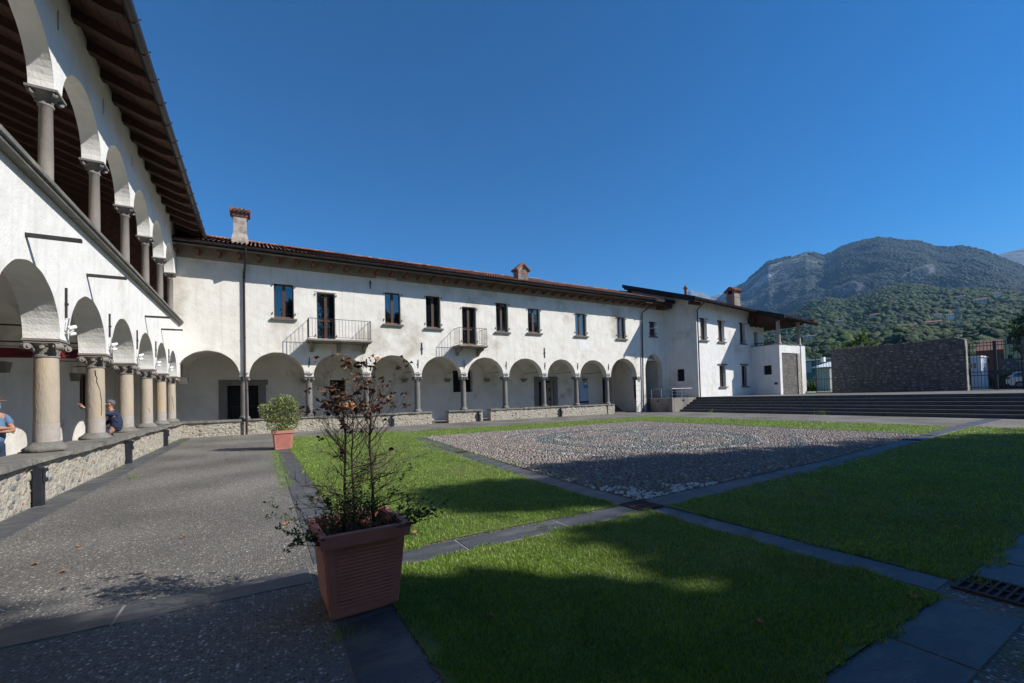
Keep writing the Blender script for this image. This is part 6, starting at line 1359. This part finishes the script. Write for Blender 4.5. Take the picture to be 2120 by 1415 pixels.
def terrain(name, tab, D, r0, r1, na, nr_, m, label, a0=-25, a1=125, noise_amp=.25, sc=700, seed=1, p=1.15, spur=.1):
    A = np.radians(np.concatenate([np.linspace(a0, 50, int(na * .12), endpoint=False), np.linspace(50, 84, int(na * .78), endpoint=False), np.linspace(84, a1, int(na * .1) + 2)])); Rr = r0 + (r1 - r0) * np.linspace(0, 1, nr_) ** 1.15
    AA, RR_ = np.meshgrid(A, Rr); Z = hz(tab, AA, RR_, D, r0, noise_amp, sc, seed, p, spur); X = CX + RR_ * np.sin(AA); Y = CY + RR_ * np.cos(AA)
    V = np.stack([X, Y, Z], -1).reshape(-1, 3); na_ = len(A); i, j = np.meshgrid(np.arange(nr_ - 1), np.arange(na_ - 1), indexing='ij'); b = i * na_ + j; Fc = np.stack([b, b + 1, b + na_ + 1, b + na_], -1).reshape(-1, 4)
    o = npmesh(name, V, Fc, m, None, True); return tag(o, label, None, None, 'structure')
def forest_mat(name, c1, c2, rockc=None, sc=.02, bs=.06, bd=6):
    m = mat(name, c1, c2, sc, .95, lo=.35, hi=.65); nt = m.node_tree; N = nt.nodes; L = nt.links; p_ = N['Principled BSDF']; geo = [n for n in N if n.type == 'NEW_GEOMETRY'][0]; src = p_.inputs['Base Color'].links[0].from_socket
    v = N.new('ShaderNodeTexVoronoi'); v.inputs['Scale'].default_value = bs; L.new(geo.outputs['Position'], v.inputs['Vector']); b = N.new('ShaderNodeBump'); b.invert = True; b.inputs['Strength'].default_value = .9; b.inputs['Distance'].default_value = bd; L.new(v.outputs['Distance'], b.inputs['Height']); L.new(b.outputs[0], p_.inputs['Normal'])
    sp = N.new('ShaderNodeSeparateColor'); L.new(v.outputs['Color'], sp.inputs[0]); mr = N.new('ShaderNodeMapRange'); mr.inputs[3].default_value = .7; mr.inputs[4].default_value = 1.4; L.new(sp.outputs[0], mr.inputs[0]); hs = N.new('ShaderNodeHueSaturation'); L.new(src, hs.inputs['Color']); L.new(mr.outputs[0], hs.inputs['Value']); out = hs.outputs[0]
    if rockc:
        mp = N.new('ShaderNodeMapping'); mp.inputs['Scale'].default_value = (1, 1, .25); L.new(geo.outputs['Position'], mp.inputs[0])
        n = N.new('ShaderNodeTexNoise'); n.inputs['Scale'].default_value = .0055; n.inputs['Detail'].default_value = 8; n.inputs['Roughness'].default_value = .7; L.new(mp.outputs[0], n.inputs[0]); r = N.new('ShaderNodeMapRange'); r.inputs[1].default_value = .50; r.inputs[2].default_value = .60; L.new(n.outputs[0], r.inputs[0])
        sx = N.new('ShaderNodeSeparateXYZ'); L.new(geo.outputs['Position'], sx.inputs[0]); mm = N.new('ShaderNodeMapRange'); mm.inputs[1].default_value = rockc[1]; mm.inputs[2].default_value = rockc[2]; L.new(sx.outputs['Z'], mm.inputs[0])
        # rock faces sit on the western flank of the range
        my = N.new('ShaderNodeMapRange'); my.inputs[1].default_value = rockc[3]; my.inputs[2].default_value = rockc[4]; L.new(sx.outputs['Y'], my.inputs[0])
        q = N.new('ShaderNodeMath'); q.operation = 'MULTIPLY'; L.new(r.outputs[0], q.inputs[0]); L.new(mm.outputs[0], q.inputs[1]); q2 = N.new('ShaderNodeMath'); q2.operation = 'MULTIPLY'; L.new(q.outputs[0], q2.inputs[0]); L.new(my.outputs[0], q2.inputs[1])
        mx = N.new('ShaderNodeMix'); mx.data_type = 'RGBA'; L.new(q2.outputs[0], mx.inputs[0]); L.new(out, mx.inputs[6]); mx.inputs[7].default_value = (*rockc[0], 1); out = mx.outputs[2]
    L.new(out, p_.inputs['Base Color']); return m
MF = forest_mat('far_rock', (.16, .15, .14), (.09, .11, .08), None, .004, .01, 30)
MM = forest_mat('mountain_forest', (.010, .024, .014), (.016, .032, .017), ((.30, .285, .26), 520, 700, 1480, 1700), .004, .055, 9)
MH = forest_mat('hill_forest', (.016, .030, .012), (.030, .048, .016), None, .01, .09, 6)
terrain('distant_peaks', TF_, 9000, 4600, 10500, 420, 60, MF, 'grey distant peaks behind the roofs and at the far right', noise_amp=.3, sc=1500, seed=5)
terrain('mountain', TMn, 4200, 1500, 5200, 900, 170, MM, 'big forested mountain with pale cliffs on its left shoulder', noise_amp=.34, sc=900, seed=2, p=1.05, spur=.14)
hill = terrain('forested_hill', THl, 1700, 420, 2100, 700, 120, MH, 'wooded hill in front of the mountain', noise_amp=.3, sc=380, seed=3, p=1.0, spur=.1)
terrain('valley_slope', TNr, 520, 140, 700, 500, 50, MH, 'nearest wooded slope behind the yard', noise_amp=.25, sc=120, seed=4, p=1.0, spur=.05)
def crowns(name, tab, D, r0, rmin, rmax, N_, noise_amp, sc, seed, p, spur, s0, s1, label, sub=1, cut=.3):
    vs, fs = ICO[sub]; vs = np.array(vs); fs = np.array(fs); a = np.radians(nrg.uniform(54, 84, N_)); r_ = np.sqrt(nrg.uniform(rmin ** 2, rmax ** 2, N_)); z = hz(tab, a, r_, D, r0, noise_amp, sc, seed, p, spur)
    ok = fbm(CX + r_ * np.sin(a), CY + r_ * np.cos(a), D * .05, 77, 4) > cut; ok &= ~((a < np.radians(65.6 + 3.0 * (fbm(r_, z * 3, 260, 55, 4) - .5) * 2)) & (z > 500) & (D > 3000) & (fbm(CX + r_ * np.sin(a), CY + r_ * np.cos(a), 160, 91, 4) > .40)); a, r_, z = a[ok], r_[ok], z[ok]
    s_ = nrg.uniform(s0, s1, len(a)); C = np.stack([CX + r_ * np.sin(a), CY + r_ * np.cos(a), z + s_ * .35], -1)
    jit = nrg.uniform(.72, 1.22, (len(a), len(vs), 1)); V = C[:, None] + vs[None] * jit * s_[:, None, None] * np.array([.95, .95, 1.15]); Fc = (fs[None] + (np.arange(len(a)) * len(vs))[:, None, None]).reshape(-1, 3)
    o = npmesh(name, V.reshape(-1, 3), Fc, MC2 if D > 3000 else MC, None, False); return tag(o, label, None, None, 'stuff')
MC = mat('tree_crowns', (.016, .036, .011), (.045, .075, .018), .02, .95, 1.0, .9, isl=.5, bdist=1.5)
MC2 = mat('mountain_crowns', (.009, .022, .012), (.017, .036, .016), .006, .95, 1.0, .9, isl=.4, bdist=1.5)
crowns('hill_woods', THl, 1700, 420, 560, 1760, 22000, .3, 380, 3, 1.0, .1, 3.6, 7.4, 'dense broadleaf woods covering the hill', 2)
crowns('slope_woods', TNr, 520, 140, 150, 560, 3000, .25, 120, 4, 1.0, .05, 2.6, 5.0, 'nearest woods above the yard wall', 2)
crowns('mountain_woods', TMn, 4200, 1500, 1600, 4250, 70000, .34, 900, 2, 1.05, .14, 4.5, 9.5, 'woods on the mountain flank', 1, .12)
def on_hill(tab, D, r0, na_, sc, seed, p, spur, az_deg, el_deg):
    a = np.radians(az_deg); r_ = np.linspace(r0 * 1.1, D, 1500); z = hz(tab, np.full(1500, a), r_, D, r0, na_, sc, seed, p, spur); ok = np.nonzero((z - 1.6) / r_ >= math.tan(R(el_deg)))[0]
    i = ok[0] if len(ok) else 1499; return CX + r_[i] * math.sin(a), CY + r_[i] * math.cos(a), float(z[i])
def aziel(px, py):
    d = F + Rt * ((px - 1060) / 901.0) - U * ((py - 798.4) / 901.0); return math.degrees(math.atan2(d.x, d.y)), math.degrees(math.atan2(d.z, math.hypot(d.x, d.y)))
HSL = [(74.6, 5.2, 'wide pale house with red roof low on the hill', 14, 26, 7, 'cream'), (75.7, 5.75, 'bright white villa at mid slope of the hill', 12, 14, 8, 'white'), (74.9, 5.95, 'smaller white house left of the bright villa', 10, 12, 7, 'white'), (72.8, 5.1, 'long low house with terracotta roof beside the track', 10, 26, 5, 'cream'), (64.9, 4.9, 'long farmhouse just above the near woods', 9, 24, 6, 'cream'), (67.6, 6.3, 'pale house among trees on the hill', 10, 15, 7, 'cream'), (70.4, 6.6, 'house with brown roof at mid slope left of the smoke', 10, 20, 7, 'cream'), (77.6, 6.9, 'apartment block in the hill village', 14, 30, 11, 'cream'), (78.6, 7.4, 'white village house at the top right of the hill', 12, 20, 9, 'white'), (79.6, 7.1, 'village house near the right edge of the hill', 12, 18, 9, 'cream'), (76.4, 7.5, 'red roofed village house above the villa', 12, 24, 8, 'cream'), (71.6, 4.1, 'house with red roof behind the boundary wall', 9, 16, 6, 'cream')]
for a_, e_, lb, wx_, wy_, h_, m_ in HSL:
    x, y, z = on_hill(THl, 1700, 420, .3, 380, 3, 1.0, .1, a_, e_); house(lb, x - 6, y, z + 6, wx_ * .62, wy_ * .62, h_ * .62, M[m_], M['tile'], 2, R(90 - a_) - R(0) + math.pi * 0, 'houses on the wooded hill', 3)
x, y, z = on_hill(THl, 1700, 420, .3, 380, 3, 1.0, .1, 76.1, 4.6)
py = empty('pylon', (x, y, z), 0, 'thin steel lattice pylon standing on the wooded hill', 'pylon'); g = G()
for sx in (-1, 1):
    for sy in (-1, 1): g.tube([(sx * 2.4, sy * 2.4, 0), (sx * .4, sy * .4, 34)], .22, 4)
for k in range(7): z0 = k * 4.8; w0 = 2.4 - 2 * z0 / 34; g.tube([(-w0, -w0, z0), (-w0 + .3, w0 - .3, z0 + 4.8)], .14, 4); g.tube([(-w0, w0, z0), (-w0 + .3, -w0 + .3, z0 + 4.8)], .14, 4)
for z0 in (24, 28, 32): g.tube([(0, -5, z0), (0, 5, z0)], .25, 4)
g.build('lattice', M['steel'], py)
# smoke plumes: clusters of thin volume puffs
def smoke_mat(d):
    m = bpy.data.materials.new('smoke'); m.use_nodes = True; nt = m.node_tree; nt.nodes.clear(); v = nt.nodes.new('ShaderNodeVolumePrincipled'); v.inputs['Color'].default_value = (.9, .93, 1, 1); v.inputs['Density'].default_value = d; v.inputs['Anisotropy'].default_value = .3; o = nt.nodes.new('ShaderNodeOutputMaterial'); nt.links.new(v.outputs[0], o.inputs['Volume']); return m
def plume(az0, el0, az1, el1, n, s0, s1, d, label):
    x0, y0, z0 = on_hill(TMn, 4200, 1500, .34, 900, 2, 1.05, .14, az0, el0); g = G(); rr_ = math.hypot(x0 - CX, y0 - CY) - 120
    for i in range(n):
        t = (i + .5) / n; a_ = R(az0 + (az1 - az0) * t + rnd.gauss(0, .05 + .22 * t)); e_ = R(el0 + (el1 - el0) * t ** .8 + rnd.gauss(0, .03 + .12 * t)); s_ = s0 + (s1 - s0) * t
        g.blob((CX + rr_ * math.sin(a_), CY + rr_ * math.cos(a_), 1.6 + rr_ * math.tan(e_)), s_, 2, .18, (1, 1, .8))
    o = g.build('smoke_plume', smoke_mat(d), None, True); tag(o, label, None, None, 'stuff')
plume(72.1, 9.55, 73.9, 10.9, 130, 4, 22, .007, 'thin white smoke rising from the middle of the mountain'); plume(65.6, 9.45, 68.8, 10.3, 110, 12, 30, .004, 'low blue white smoke drifting over the left of the hill')
# haze
hzm = bpy.data.materials.new('haze_air'); hzm.use_nodes = True; nt = hzm.node_tree; nt.nodes.clear(); v = nt.nodes.new('ShaderNodeVolumePrincipled'); v.inputs['Color'].default_value = (.30, .58, 1.0, 1); v.inputs['Density'].default_value = 0.000058; v.inputs['Anisotropy'].default_value = .0; oo = nt.nodes.new('ShaderNodeOutputMaterial'); nt.links.new(v.outputs[0], oo.inputs['Volume'])
g = G(); g.box((-3100, -3100, -1.2), (14100, 10100, 2300)); tag(g.build('haze', hzm), 'pale blue summer air between the courtyard and the mountains', None, None, 'stuff')
